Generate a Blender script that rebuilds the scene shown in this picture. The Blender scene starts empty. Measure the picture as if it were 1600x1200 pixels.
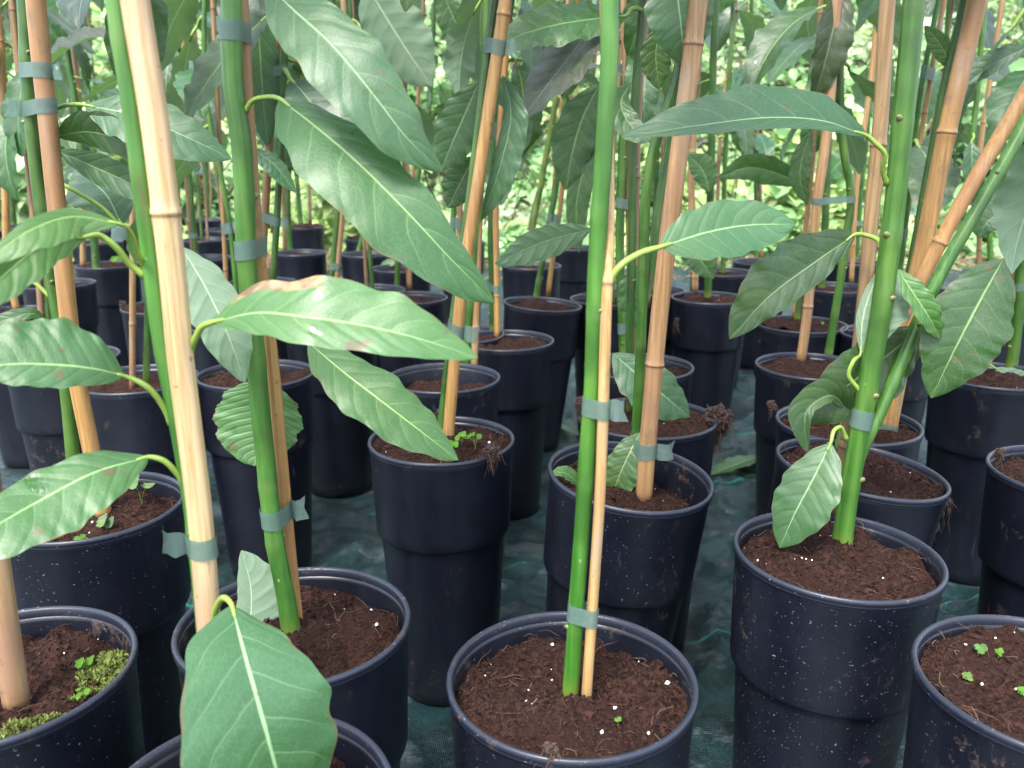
import bpy, math, random
import numpy as np
from mathutils import Vector, Matrix, noise
random.seed(7); RNG = np.random.default_rng(7)
SC = bpy.context.scene
COL = SC.collection

# ------------------------------------------------------------------ camera
CAM_Z, PITCH, F = 0.645, math.radians(15.5), 1330.0        # focal length in pixels of the 1600 px wide photograph
cam_d = bpy.data.cameras.new('camera')
cam_d.sensor_width = 4.8
cam_d.lens = 4.8 * F / 1600.0
cam_d.clip_start = 0.02; cam_d.clip_end = 500
cam_d.dof.use_dof = True; cam_d.dof.focus_distance = 0.72; cam_d.dof.aperture_fstop = 1.5
cam = bpy.data.objects.new('camera', cam_d); COL.objects.link(cam)
cam.location = (0, 0, CAM_Z); cam.rotation_euler = (math.pi / 2 - PITCH, 0, 0)
SC.camera = cam

# ------------------------------------------------------------------ light
SUN_EL, SUN_AZ = math.radians(58), math.radians(205)       # azimuth from +Y clockwise: behind the camera, to the left
world = bpy.data.worlds.new('World'); SC.world = world; world.use_nodes = True
wn = world.node_tree.nodes; wl = world.node_tree.links
bg = wn['Background']; bg.inputs['Strength'].default_value = 0.11
sky = wn.new('ShaderNodeTexSky'); sky.sky_type = 'NISHITA'; sky.sun_disc = False
sky.sun_elevation = SUN_EL; sky.sun_rotation = SUN_AZ; sky.dust_density = 3.0; sky.air_density = 1.0; sky.ozone_density = 1.0
veil = wn.new('ShaderNodeMix'); veil.data_type = 'RGBA'; veil.inputs[0].default_value = 0.55      # thin even cloud over the blue
veil.inputs[7].default_value = (5.6, 6.1, 6.9, 1)
wl.new(sky.outputs[0], veil.inputs[6]); wl.new(veil.outputs[2], bg.inputs[0])
sun_d = bpy.data.lights.new('sun', 'SUN'); sun_d.energy = 1.5; sun_d.angle = math.radians(18); sun_d.color = (1, 0.96, 0.9)
sun = bpy.data.objects.new('sun', sun_d); COL.objects.link(sun)
sun.rotation_euler = (math.pi / 2 - SUN_EL, 0, math.pi - SUN_AZ); sun.location = (0, 0, 5)
vs = SC.view_settings
vs.view_transform = 'Standard'; vs.look = 'None'; vs.gamma = 1; vs.use_curve_mapping = False
vs.exposure = 2.4
SC.cycles.max_bounces = 5; SC.cycles.diffuse_bounces = 3; SC.cycles.glossy_bounces = 2
SC.cycles.transmission_bounces = 3; SC.cycles.transparent_max_bounces = 4

# ------------------------------------------------------------------ pixel -> place
CP, SP = math.cos(PITCH), math.sin(PITCH)
def ray(px, py):
    a, b = (px - 800) / F, (600 - py) / F
    return np.array((a, CP + b * SP, -SP + b * CP))
CAM = np.array((0, 0, CAM_Z))
def at_y(px, py, Y):
    d = ray(px, py); return CAM + d * (Y / d[1])
def at_z(px, py, Z):
    d = ray(px, py); return CAM + d * ((Z - CAM_Z) / d[2])
def depth(p): return p[1] * CP - (p[2] - CAM_Z) * SP
def row(p):   return 600 - F * (p[1] * SP + (p[2] - CAM_Z) * CP) / depth(p)
def g(y):     return -0.07 * max(0.0, 0.8 - max(y, -0.2))       # the ground falls a little towards the camera

# ------------------------------------------------------------------ mesh helpers
def catmull(pts, n):
    P = np.asarray(pts, float)
    if len(P) == 2: return P[0] + np.linspace(0, 1, n)[:, None] * (P[1] - P[0])
    h = np.maximum(np.linalg.norm(np.diff(P, axis=0), axis=1), 1e-9); sl = np.diff(P, axis=0) / h[:, None]; seg = np.r_[0, np.cumsum(h)]
    m = np.vstack([sl[:1], (sl[:-1] * h[1:, None] + sl[1:] * h[:-1, None]) / (h[1:] + h[:-1])[:, None], sl[-1:]])
    s = np.linspace(0, seg[-1], n); i = np.clip(np.searchsorted(seg, s) - 1, 0, len(h) - 1); H = h[i][:, None]; t = ((s - seg[i]) / h[i])[:, None]
    return (2 * t ** 3 - 3 * t ** 2 + 1) * P[i] + (t ** 3 - 2 * t ** 2 + t) * H * m[i] + (3 * t ** 2 - 2 * t ** 3) * P[i + 1] + (t ** 3 - t ** 2) * H * m[i + 1]
def unit(v): return v / np.maximum(np.linalg.norm(v, axis=-1, keepdims=True), 1e-12)

def make_mesh(name, verts, faces, mat, uvs=None, smooth=True, attrs=None, cols=None):
    me = bpy.data.meshes.new(name)
    me.from_pydata([tuple(v) for v in verts], [], faces)
    if smooth: me.polygons.foreach_set('use_smooth', [True] * len(me.polygons))
    if uvs is not None:
        idx = np.empty(len(me.loops), np.int32); me.loops.foreach_get('vertex_index', idx)
        ul = me.uv_layers.new(name='UVMap'); ul.data.foreach_set('uv', np.asarray(uvs, np.float32)[idx].ravel())
    for k, v in (attrs or {}).items():
        me.attributes.new(k, 'FLOAT', 'POINT').data.foreach_set('value', np.asarray(v, np.float32))
    if cols is not None:
        me.attributes.new('tint', 'FLOAT_COLOR', 'POINT').data.foreach_set('color', np.asarray(cols, np.float32).ravel())
    me.materials.append(mat)
    return me
def link(name, me, parent=None, color=None):
    o = bpy.data.objects.new(name, me); COL.objects.link(o)
    if parent is not None: o.parent = parent
    if color is not None: o.color = (*color, 1)
    return o
def fast_mesh(name, V, Fc, mat, cols=None, smooth=False):
    """V (n,3); Fc (m,k) with one k"""
    me = bpy.data.meshes.new(name); m, k = Fc.shape
    me.vertices.add(len(V)); me.vertices.foreach_set('co', V.astype(np.float32).ravel())
    me.loops.add(m * k); me.loops.foreach_set('vertex_index', Fc.astype(np.int32).ravel())
    me.polygons.add(m); me.polygons.foreach_set('loop_start', np.arange(0, m * k, k, dtype=np.int32))
    me.polygons.foreach_set('loop_total', np.full(m, k, np.int32))
    if smooth: me.polygons.foreach_set('use_smooth', np.ones(m, bool))
    me.update(calc_edges=True)
    if cols is not None:
        me.attributes.new('tint', 'FLOAT_COLOR', 'POINT').data.foreach_set('color', cols.astype(np.float32).ravel())
    me.materials.append(mat); return me
def tube(pts, radii, sides=10, closed=True):
    P = np.asarray(pts, float); n = len(P); R = np.broadcast_to(np.asarray(radii, float), (n,))
    T = unit(np.gradient(P, axis=0))
    a = np.array((1., 0, 0)) if abs(T[0][0]) < .8 else np.array((0, 1., 0))
    V, uv = [], []; L = np.r_[0, np.cumsum(np.linalg.norm(np.diff(P, axis=0), axis=1))]
    for i in range(n):
        a = unit(a - T[i] * a.dot(T[i])); b = np.cross(T[i], a)
        for k in range(sides):
            th = 2 * math.pi * k / sides
            V.append(P[i] + R[i] * (math.cos(th) * a + math.sin(th) * b)); uv.append((L[i], k / sides))
    Fc = [(i * sides + k, i * sides + (k + 1) % sides, (i + 1) * sides + (k + 1) % sides, (i + 1) * sides + k) for i in range(n - 1) for k in range(sides)]
    if closed:
        Fc.append(tuple(range(sides))[::-1]); Fc.append(tuple(range((n - 1) * sides, n * sides)))
    return V, Fc, uv
class Batch:                                                 # collects pieces for one mesh
    def __init__(s): s.V, s.F, s.C = [], [], []
    def add(s, V, Fc, col=(1, 1, 1)):
        o = len(s.V); s.V += [tuple(v) for v in V]; s.F += [tuple(i + o for i in f) for f in Fc]; s.C += [(*col, 1)] * len(V)
    def build(s, name, mat, parent=None, smooth=False, color=None):
        return link(name, make_mesh(name, s.V, s.F, mat, smooth=smooth, cols=s.C), parent, color)
OCT = np.array([(1, 0, 0), (-1, 0, 0), (0, 1, 0), (0, -1, 0), (0, 0, 1), (0, 0, -1)], float)
OCTF = [(0, 2, 4), (2, 1, 4), (1, 3, 4), (3, 0, 4), (2, 0, 5), (1, 2, 5), (3, 1, 5), (0, 3, 5)]
def nugget(c, s, sq=.6):
    M = np.array(Matrix.Rotation(random.random() * 6.28, 3, Vector((random.random() - .5, random.random() - .5, random.random() - .4)).normalized()))
    V = OCT * np.array([s * random.uniform(.6, 1.2), s * random.uniform(.5, 1), s * sq * random.uniform(.6, 1.2)])
    return V @ M.T + c

# ------------------------------------------------------------------ materials
class NT:
    def __init__(s, name):
        s.m = bpy.data.materials.new(name); s.m.use_nodes = True; s.t = s.m.node_tree; s.n = s.t.nodes; s.l = s.t.links
        s.b = s.n['Principled BSDF']; s.out = s.n['Material Output']
    def new(s, t, **kw):
        nd = s.n.new(t)
        for k, v in kw.items(): setattr(nd, k, v)
        return nd
    def put(s, sock, v):
        if isinstance(v, bpy.types.NodeSocket): s.l.new(v, sock)
        elif v is not None: sock.default_value = v
    def math(s, op, a, b=None, c=None, clamp=False):
        nd = s.new('ShaderNodeMath', operation=op, use_clamp=clamp); s.put(nd.inputs[0], a)
        if b is not None: s.put(nd.inputs[1], b)
        if c is not None: s.put(nd.inputs[2], c)
        return nd.outputs[0]
    def mix(s, f, a, b, mode='MIX'):
        nd = s.new('ShaderNodeMix', data_type='RGBA', blend_type=mode)
        s.put(nd.inputs[0], f); s.put(nd.inputs[6], a if isinstance(a, bpy.types.NodeSocket) else (*a, 1)); s.put(nd.inputs[7], b if isinstance(b, bpy.types.NodeSocket) else (*b, 1))
        return nd.outputs[2]
    def rng(s, v, a, b, c=0., d=1., smooth=True):
        nd = s.new('ShaderNodeMapRange', interpolation_type='SMOOTHSTEP' if smooth else 'LINEAR')
        for i, x in enumerate((v, a, b, c, d)): s.put(nd.inputs[i], x)
        return nd.outputs[0]
    def noise(s, co, scale, detail=3, rough=.55, out=0):
        nd = s.new('ShaderNodeTexNoise'); nd.inputs['Scale'].default_value = scale; nd.inputs['Detail'].default_value = detail; nd.inputs['Roughness'].default_value = rough
        if co is not None: s.l.new(co, nd.inputs['Vector'])
        return nd.outputs[out]
    def vor(s, co, scale, feature='F1', out=0, rnd=1.0):
        nd = s.new('ShaderNodeTexVoronoi', feature=feature); nd.inputs['Scale'].default_value = scale; nd.inputs['Randomness'].default_value = rnd
        if co is not None: s.l.new(co, nd.inputs['Vector'])
        return nd.outputs[out]
    def obj_coord(s):                                         # object coordinates shifted by a number of the object's own
        tc = s.new('ShaderNodeTexCoord'); oi = s.new('ShaderNodeObjectInfo')
        va = s.new('ShaderNodeVectorMath', operation='ADD'); s.l.new(tc.outputs['Object'], va.inputs[0])
        sc = s.new('ShaderNodeVectorMath', operation='SCALE'); sc.inputs[0].default_value = (37.1, 11.7, 5.3); s.l.new(oi.outputs['Random'], sc.inputs['Scale'])
        s.l.new(sc.outputs[0], va.inputs[1]); s.oi = oi; s.tc = tc
        return va.outputs[0]
    def scale(s, co, v):
        nd = s.new('ShaderNodeVectorMath', operation='MULTIPLY'); s.l.new(co, nd.inputs[0]); nd.inputs[1].default_value = v; return nd.outputs[0]
    def bump(s, h, strength=.3, dist=.001, normal=None):
        nd = s.new('ShaderNodeBump'); nd.inputs['Strength'].default_value = strength; nd.inputs['Distance'].default_value = dist
        s.l.new(h, nd.inputs['Height'])
        if normal is not None: s.l.new(normal, nd.inputs['Normal'])
        s.l.new(nd.outputs[0], s.b.inputs['Normal']); return nd.outputs[0]
    def set(s, **kw):
        for k, v in kw.items():
            s.put(s.b.inputs[k.replace('_', ' ')], (*v, 1) if isinstance(v, tuple) and len(v) == 3 else v)

def leaf_material(name, top, under, gloss=.46, damage=0, vein=(.22, .34, .14), veins=7.2):
    m = NT(name); co = m.obj_coord()
    uv = m.new('ShaderNodeUVMap'); uv.uv_map = 'UVMap'; sp = m.new('ShaderNodeSeparateXYZ'); m.l.new(uv.outputs[0], sp.inputs[0])
    u, v = sp.outputs[0], sp.outputs[1]
    sv = m.math('MULTIPLY_ADD', v, 2., -1.); av = m.math('ABSOLUTE', sv)
    side = m.math('MULTIPLY', m.math('GREATER_THAN', v, .5), .42)
    wob = m.math('MULTIPLY', m.math('SUBTRACT', m.noise(co, 28, 1), .5), .05)
    u0 = m.math('SUBTRACT', m.math('SUBTRACT', m.math('ADD', u, wob), m.math('MULTIPLY', av, .10)), m.math('MULTIPLY', m.math('POWER', av, 2.), .09))
    d = m.math('PINGPONG', m.math('MULTIPLY_ADD', u0, veins, side), .5)
    thick = m.math('MULTIPLY_ADD', av, -.035, .055)
    vn = m.rng(d, 0., thick, 1., 0.)
    vn = m.math('MULTIPLY', vn, m.rng(av, .75, .98, 1., 0.))
    mid = m.rng(av, m.math('MULTIPLY_ADD', u, -.018, .024), m.math('MULTIPLY_ADD', u, -.028, .048), 1., 0.)
    veinmask = m.math('MAXIMUM', mid, m.math('MULTIPLY', vn, .26), clamp=True)
    nz = m.noise(co, 22, 3)
    hue = m.new('ShaderNodeHueSaturation'); m.put(hue.inputs['Hue'], m.math('MULTIPLY_ADD', m.oi.outputs['Random'], .03, .485))
    m.put(hue.inputs['Value'], m.math('MULTIPLY_ADD', nz, .5, .75)); hue.inputs['Color'].default_value = (*top, 1)
    tinted = m.mix(1., hue.outputs[0], m.oi.outputs['Color'], 'MULTIPLY')
    wet = m.rng(m.noise(co, 34, 2), .64, .70); tinted = m.mix(m.math('MULTIPLY', wet, .55), tinted, (.018, .075, .012))
    net = m.vor(m.scale(uv.outputs[0], (1., .45, 1.)), 46, 'DISTANCE_TO_EDGE'); netm = m.rng(net, 0., .06, .16, 0.)
    tinted = m.mix(netm, tinted, vein)
    tinted = m.mix(m.rng(m.noise(co, 11, 3), .52, .78, 0., .35), tinted, (.065, .11, .022))
    edge = m.math('MULTIPLY', m.rng(av, .93, .99), m.rng(m.noise(co, 40, 2), .5, .62, 0., .7)); tinted = m.mix(edge, tinted, (.13, .085, .04))
    colr = m.mix(veinmask, tinted, m.mix(.75, vein, m.mix(1., vein, m.oi.outputs['Color'], 'MULTIPLY')))
    # age spots, and scorched edges where asked for
    sv2 = m.noise(co, 60, 2); spot = m.rng(sv2, .68, .73); colr = m.mix(m.math('MULTIPLY', spot, .7), colr, (.10, .055, .03))
    if damage:
        n2 = m.noise(co, 45, 3)
        e = m.math('ADD', m.math('MULTIPLY', m.math('SUBTRACT', n2, .5), .9), m.rng(v, .62 if damage > 0 else .38, .97 if damage > 0 else .03, 0., 1., False))
        e = m.math('MULTIPLY', m.rng(e, .60, .70), m.rng(u, .06, .14)); e = m.math('MULTIPLY', e, m.rng(u, .48, .36, 0., 1.))
        colr = m.mix(e, colr, m.mix(m.rng(m.noise(co, 90, 2), .4, .6), (.34, .23, .11), (.15, .09, .05)))
    under_c = m.mix(veinmask, m.mix(1., under, m.oi.outputs['Color'], 'MULTIPLY') if False else under, (.34, .44, .26))
    geo = m.new('ShaderNodeNewGeometry'); back = geo.outputs['Backfacing']
    fin = m.mix(back, colr, under_c)
    m.set(Base_Color=fin, Roughness=m.math('ADD', m.math('MULTIPLY_ADD', wet, -.24, gloss), m.math('MULTIPLY', back, .2)))
    m.b.inputs['Specular IOR Level'].default_value = .55
    m.b.inputs['Coat Weight'].default_value = .05; m.b.inputs['Coat Roughness'].default_value = .25
    ret = net
    h = m.math('ADD', m.math('MULTIPLY', m.rng(d, 0., .32), .8), m.math('MULTIPLY', m.rng(ret, 0., .12), .10))
    h = m.math('ADD', h, m.math('MULTIPLY', mid, -.6)); h = m.math('ADD', h, m.math('MULTIPLY', m.noise(co, 70, 3), .5))
    nrm = m.bump(h, .42, .0010)
    tr = m.new('ShaderNodeBsdfTranslucent'); m.put(tr.inputs['Color'], m.mix(.6, fin, (.16, .34, .03)))
    m.l.new(nrm, tr.inputs['Normal'])
    ms = m.new('ShaderNodeMixShader'); ms.inputs[0].default_value = .22
    m.l.new(m.b.outputs[0], ms.inputs[1]); m.l.new(tr.outputs[0], ms.inputs[2]); m.l.new(ms.outputs[0], m.out.inputs[0])
    return m.m
M = {}
M['leaf'] = leaf_material('leaf_green', (.030, .086, .028), (.13, .205, .13))
M['leaf_dmg'] = leaf_material('leaf_scorched', (.038, .108, .032), (.13, .205, .13), damage=-1)
M['leaf_round'] = leaf_material('leaf_round', (.05, .13, .042), (.16, .25, .13), gloss=.5, veins=13)

def mat_stem():
    m = NT('sapling_stem'); co = m.obj_coord()
    uv = m.new('ShaderNodeUVMap'); uv.uv_map = 'UVMap'; sp = m.new('ShaderNodeSeparateXYZ'); m.l.new(uv.outputs[0], sp.inputs[0])
    st = m.noise(m.scale(co, (1, 1, .08)), 160, 3)
    c = m.mix(m.rng(st, .3, .7), (.026, .096, .012), (.062, .165, .026))
    c = m.mix(m.rng(m.noise(co, 18, 2), .45, .7, 0., .75), c, (.020, .066, .009)); c = m.mix(m.rng(m.noise(m.scale(co, (1, 1, .25)), 30, 3), .5, .75, 0., .7), c, (.105, .20, .035))
    c = m.mix(1., c, m.oi.outputs['Color'], 'MULTIPLY')
    c = m.mix(m.rng(sp.outputs[0], .03, .003, 0., .6), c, (.17, .20, .03))
    c = m.mix(m.rng(sp.outputs[0], .012, .002, 0., .85), c, (.12, .06, .025))
    dots = m.rng(m.vor(m.scale(co, (1, 1, .6)), 120), .07, .12, 1., 0.); dm = m.rng(m.noise(co, 70, 1), .60, .66)
    c = m.mix(m.math('MULTIPLY', m.math('MULTIPLY', dots, dm), .7), c, (.32, .36, .2))
    at = m.new('ShaderNodeAttribute'); at.attribute_name = 'node'; c = m.mix(m.math('MULTIPLY', at.outputs['Fac'], m.rng(m.noise(co, 110, 2), .3, .6, .25, .85)), c, (.16, .14, .06))
    scar = m.rng(m.noise(m.scale(co, (1, 1, .4)), 75, 3), .64, .72, 0., .55); c = m.mix(scar, c, (.09, .07, .03))
    m.set(Base_Color=c, Roughness=m.math('MULTIPLY_ADD', st, .2, .25)); m.bump(st, .25, .0008)
    return m.m
def mat_cane():
    m = NT('bamboo_cane'); co = m.obj_coord()
    at = m.new('ShaderNodeAttribute'); at.attribute_name = 'node'
    uv = m.new('ShaderNodeUVMap'); uv.uv_map = 'UVMap'; sp = m.new('ShaderNodeSeparateXYZ'); m.l.new(uv.outputs[0], sp.inputs[0])
    st = m.noise(m.scale(co, (1, 1, .03)), 260, 4, .7)
    c = m.mix(m.rng(st, .3, .7), (.22, .145, .055), (.40, .285, .145))
    c = m.mix(m.rng(m.noise(m.scale(co, (1, 1, .35)), 16, 3), .42, .68), c, (.24, .155, .095))
    c = m.mix(1., c, m.oi.outputs['Color'], 'MULTIPLY')
    fl = m.rng(m.noise(co, 150, 2), .69, .76, 0., .6); c = m.mix(fl, c, (.10, .055, .03))
    blot = m.rng(m.noise(m.scale(co, (1, 1, .5)), 38, 4, .65), .56, .70, 0., .65); c = m.mix(blot, c, (.15, .10, .065)); grey = m.rng(m.noise(m.scale(co, (1, 1, .15)), 60, 3), .55, .75, 0., .5); c = m.mix(grey, c, (.30, .26, .21))
    c = m.mix(m.math('MULTIPLY', at.outputs['Fac'], .75), c, (.10, .05, .028))
    c = m.mix(m.rng(sp.outputs[0], .02, .0, 0., .6), c, (.14, .07, .03))
    m.set(Base_Color=c, Roughness=m.math('MULTIPLY_ADD', st, .25, .26)); m.bump(st, .25, .0006)
    return m.m
def mat_pot(name, base, rough):
    m = NT(name); co = m.obj_coord()
    sc_ = m.new('ShaderNodeSeparateColor'); m.l.new(m.oi.outputs['Color'], sc_.inputs[0]); dirt = sc_.outputs[0]      # how splashed this pot is
    big = m.noise(co, 9, 3); c = m.mix(big, base, tuple(x * 1.5 for x in base))
    # pale lime splashes and peat stains, in clusters
    wv = m.new('ShaderNodeVectorMath', operation='SCALE'); wv.inputs['Scale'].default_value = .006; m.l.new(m.noise(co, 160, 2, out=1), wv.inputs[0])
    wc = m.new('ShaderNodeVectorMath', operation='ADD'); m.l.new(co, wc.inputs[0]); m.l.new(wv.outputs[0], wc.inputs[1])
    def splash(scale, stretch, lo, hi, nsc, k, th):
        sc2 = m.scale(wc.outputs[0], stretch); dist = m.vor(sc2, scale); col = m.vor(sc2, scale, out=1); sx = m.new('ShaderNodeSeparateColor'); m.l.new(col, sx.inputs[0])
        rad = m.math('MULTIPLY_ADD', m.math('POWER', sx.outputs[2], 2.), hi, lo)
        gate = m.math('GREATER_THAN', sx.outputs[0], m.math('ADD', m.rng(m.noise(co, nsc, 4, .7), th, th + .2, 1.0, .35), m.math('MULTIPLY', m.math('SUBTRACT', .45, dirt), k)))
        return m.math('MULTIPLY', m.math('LESS_THAN', dist, rad), gate)
    speck = splash(290, (1, 1, 1.9), .04, .27, 26, .55, .53)
    c = m.mix(m.math('MULTIPLY', speck, m.rng(m.noise(co, 90, 2), .35, .7, .05, .5)), c, (.30, .30, .33))
    mud = m.math('MULTIPLY', m.rng(m.noise(m.scale(co, (1, 1, .8)), 85, 5, .75), .53, .62), m.rng(m.math('ADD', m.noise(co, 10, 3, .6), m.math('MULTIPLY', dirt, .06)), .59, .71))
    c = m.mix(m.math('MULTIPLY', mud, m.rng(m.noise(co, 300, 3), .35, .6, .15, .8)), c, (.075, .042, .028))
    haze = m.rng(m.noise(m.scale(co, (1, 1, .4)), 20, 4, .65), .40, .75, 0., .45); c = m.mix(haze, c, (.014, .017, .029))
    scr = m.rng(m.noise(m.scale(co, (1, 1, .12)), 240, 3), .66, .74, 0., .30); c = m.mix(m.math('MULTIPLY', scr, m.rng(m.noise(co, 7, 2), .45, .65)), c, (.10, .11, .14))
    dust = m.math('MAXIMUM', speck, mud)
    r = m.math('ADD', m.math('MULTIPLY_ADD', m.noise(co, 30, 4), .25, rough), m.math('MULTIPLY', dust, .3))
    m.set(Base_Color=c, Roughness=r); m.b.inputs['Specular IOR Level'].default_value = .5
    m.bump(m.math('ADD', m.math('MULTIPLY', dust, 1.), m.math('MULTIPLY', m.noise(co, 420, 2), .25)), .3, .0006)
    return m.m
def mat_soil():
    m = NT('potting_soil'); co = m.obj_coord()
    n1 = m.noise(co, 240, 4, .7); n2 = m.noise(co, 32, 3)
    c = m.mix(m.rng(n1, .3, .7), (.006, .0026, .0021), (.050, .0225, .0168)); c = m.mix(m.rng(n2, .45, .68), c, (.026, .012, .009))
    fib = m.rng(m.noise(m.scale(co, (1, .18, 1)), 420, 2), .60, .68, 0., .5); c = m.mix(fib, c, (.075, .034, .023))
    m.set(Base_Color=c, Roughness=.9); m.b.inputs['Specular IOR Level'].default_value = .12; m.bump(m.math('ADD', n1, m.math('MULTIPLY', m.noise(co, 700, 2), .5)), 1., .004)
    return m.m
def mat_tint(name, rough=.8, base=(1, 1, 1), nscale=200, amount=.5, trans=0., bump=.3):
    m = NT(name); co = m.obj_coord()
    at = m.new('ShaderNodeAttribute'); at.attribute_name = 'tint'
    c = m.mix(1., at.outputs['Color'], base, 'MULTIPLY'); n = m.noise(co, nscale, 3)
    v = m.math('MULTIPLY_ADD', n, amount * 2, 1 - amount); hs = m.new('ShaderNodeHueSaturation'); m.l.new(c, hs.inputs['Color']); m.l.new(v, hs.inputs['Value'])
    m.set(Base_Color=hs.outputs[0], Roughness=rough)
    if rough > .75: m.b.inputs['Specular IOR Level'].default_value = .15
    if bump: m.bump(n, bump, .001)
    if trans:
        tr = m.new('ShaderNodeBsdfTranslucent'); m.l.new(hs.outputs[0], tr.inputs['Color'])
        ms = m.new('ShaderNodeMixShader'); ms.inputs[0].default_value = trans
        m.l.new(m.b.outputs[0], ms.inputs[1]); m.l.new(tr.outputs[0], ms.inputs[2]); m.l.new(ms.outputs[0], m.out.inputs[0])
    return m.m
def mat_tie():
    m = NT('tie_tape'); co = m.obj_coord(); n = m.noise(co, 120, 3)
    c = m.mix(n, (.13, .205, .18), (.18, .265, .235)); m.set(Base_Color=c, Roughness=m.math('MULTIPLY_ADD', n, .3, .2))
    m.bump(m.noise(co, 260, 2), .4, .0008)
    tr = m.new('ShaderNodeBsdfTranslucent'); m.l.new(c, tr.inputs['Color']); ms = m.new('ShaderNodeMixShader'); ms.inputs[0].default_value = .3
    m.l.new(m.b.outputs[0], ms.inputs[1]); m.l.new(tr.outputs[0], ms.inputs[2])
    tp = m.new('ShaderNodeBsdfTransparent'); tp.inputs[0].default_value = (.75, .95, .88, 1); m2 = m.new('ShaderNodeMixShader'); m2.inputs[0].default_value = .28
    m.l.new(ms.outputs[0], m2.inputs[1]); m.l.new(tp.outputs[0], m2.inputs[2]); m.l.new(m2.outputs[0], m.out.inputs[0])
    return m.m
def mat_fabric():
    m = NT('weed_fabric'); tc = m.new('ShaderNodeTexCoord'); co = tc.outputs['Object']
    sp = m.new('ShaderNodeSeparateXYZ'); m.l.new(co, sp.inputs[0]); x, y = sp.outputs[0], sp.outputs[1]
    rot = m.math('MULTIPLY_ADD', y, .25, x); rot2 = m.math('MULTIPLY_ADD', x, -.25, y)
    wa = m.math('PINGPONG', m.math('MULTIPLY', rot, 420.), .5); wb = m.math('PINGPONG', m.math('MULTIPLY', rot2, 420.), .5)
    weave = m.math('MULTIPLY', m.rng(wa, .05, .3), m.rng(wb, .05, .3))
    n = m.noise(co, 14, 4, .65)
    c = m.mix(m.rng(n, .35, .65), (.0015, .014, .0155), (.005, .040, .042)); c = m.mix(m.math('MULTIPLY', weave, .4), c, (.018, .036, .036))
    dirt = m.rng(m.noise(co, 6, 5, .7), .5, .72, 0., .5); c = m.mix(dirt, c, (.03, .026, .02))
    pale = m.rng(m.noise(m.scale(co, (1, 1.6, 1)), 17, 5, .72), .54, .70, 0., .6); c = m.mix(m.math('MULTIPLY', pale, m.math('MULTIPLY_ADD', weave, .6, .4)), c, (.20, .24, .28))  # pale streaks paint sky glints on the creases into the fabric colour
    line = m.rng(m.math('PINGPONG', m.math('MULTIPLY_ADD', rot2, 1 / .26, .32), .5), .004, .012, 1., 0.)
    c = m.mix(m.math('MULTIPLY', line, .8), c, (.01, .17, .14))
    m.set(Base_Color=c, Roughness=m.math('MULTIPLY_ADD', n, .35, .16)); m.b.inputs['Specular IOR Level'].default_value = .6
    m.bump(m.math('ADD', m.math('MULTIPLY', weave, .35), m.math('MULTIPLY', m.noise(co, 20, 4, .5), 2.4)), .9, .006)
    return m.m
def mat_earth(name, a, b, sc):
    m = NT(name); tc = m.new('ShaderNodeTexCoord'); co = tc.outputs['Object']
    n = m.noise(co, sc, 6, .65); m.set(Base_Color=m.mix(m.rng(n, .35, .65), a, b), Roughness=.9); m.bump(n, .6, .03); return m.m
M['stem'] = mat_stem(); M['cane'] = mat_cane(); M['soil'] = mat_soil(); M['tie'] = mat_tie()
M['pot'] = mat_pot('black_plastic', (.0034, .0042, .0085), .24); M['rim'] = mat_pot('black_plastic_rim', (.010, .0125, .022), .24)
M['crumb'] = mat_tint('soil_crumbs', .9); M['fibre'] = mat_tint('root_fibre', .7, amount=.2); M['perlite'] = mat_tint('perlite', .6, amount=.15)
M['moss'] = mat_tint('moss', .8, trans=.2, bump=0); M['petiole'] = mat_tint('petiole', .38, amount=.2)
M['fabric'] = mat_fabric(); M['earth'] = mat_earth('earth', (.035, .022, .014), (.10, .07, .045), 3)
M['bank'] = mat_earth('bank_soil', (.02, .03, .012), (.05, .06, .02), 2)
M['bush'] = mat_tint('undergrowth_leaf', .45, nscale=9, amount=.35, trans=.45, bump=0); M['litter'] = mat_tint('litter', .85, amount=.3)
# ================================================================== builders
POT_H, RIM_R = 0.32, 0.0855
POTS = []                                                     # (x, y) of every pot, for the fabric and for keeping pots apart

def lathe(prof, n=48):
    V, Fc = [], []
    for r, z in prof:
        for k in range(n): V.append((r * math.cos(2 * math.pi * k / n), r * math.sin(2 * math.pi * k / n), z))
    for i in range(len(prof) - 1):
        for k in range(n): Fc.append((i * n + k, i * n + (k + 1) % n, (i + 1) * n + (k + 1) % n, (i + 1) * n + k))
    return V, Fc
def pot_meshes(n, tag):
    body = [(0.001, .004), (.050, .004), (.057, 0), (.0605, .003), (.0625, .02), (.0738, .206), (.0742, .2085), (.0746, .2095), (.0789, .2106), (.0797, .2135), (.0799, .222), (.0828, .309),
            (.0836, .3125), (.0815, .3150), (.0800, .309), (.0770, .222), (.0725, .208), (.0590, .010), (.001, .010)]
    V, Fc = lathe(body, n); a = make_mesh('pot', V, Fc, M['pot'])
    rim = [(.0808, .3128), (.0845, .3122), (.0847, .3138), (.0844, .3148), (.0851, .3156), (.0854, .3174), (.0848, .3192), (.0838, .3200), (.0820, .3196), (.0808, .3180), (.0808, .3128)]
    V, Fc = lathe(rim, n); b = make_mesh('rim', V, Fc, M['rim'])
    return a, b
POT_MESH = {2: pot_meshes(72, 'near'), 1: pot_meshes(40, 'mid'), 0: pot_meshes(24, 'far')}

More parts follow.
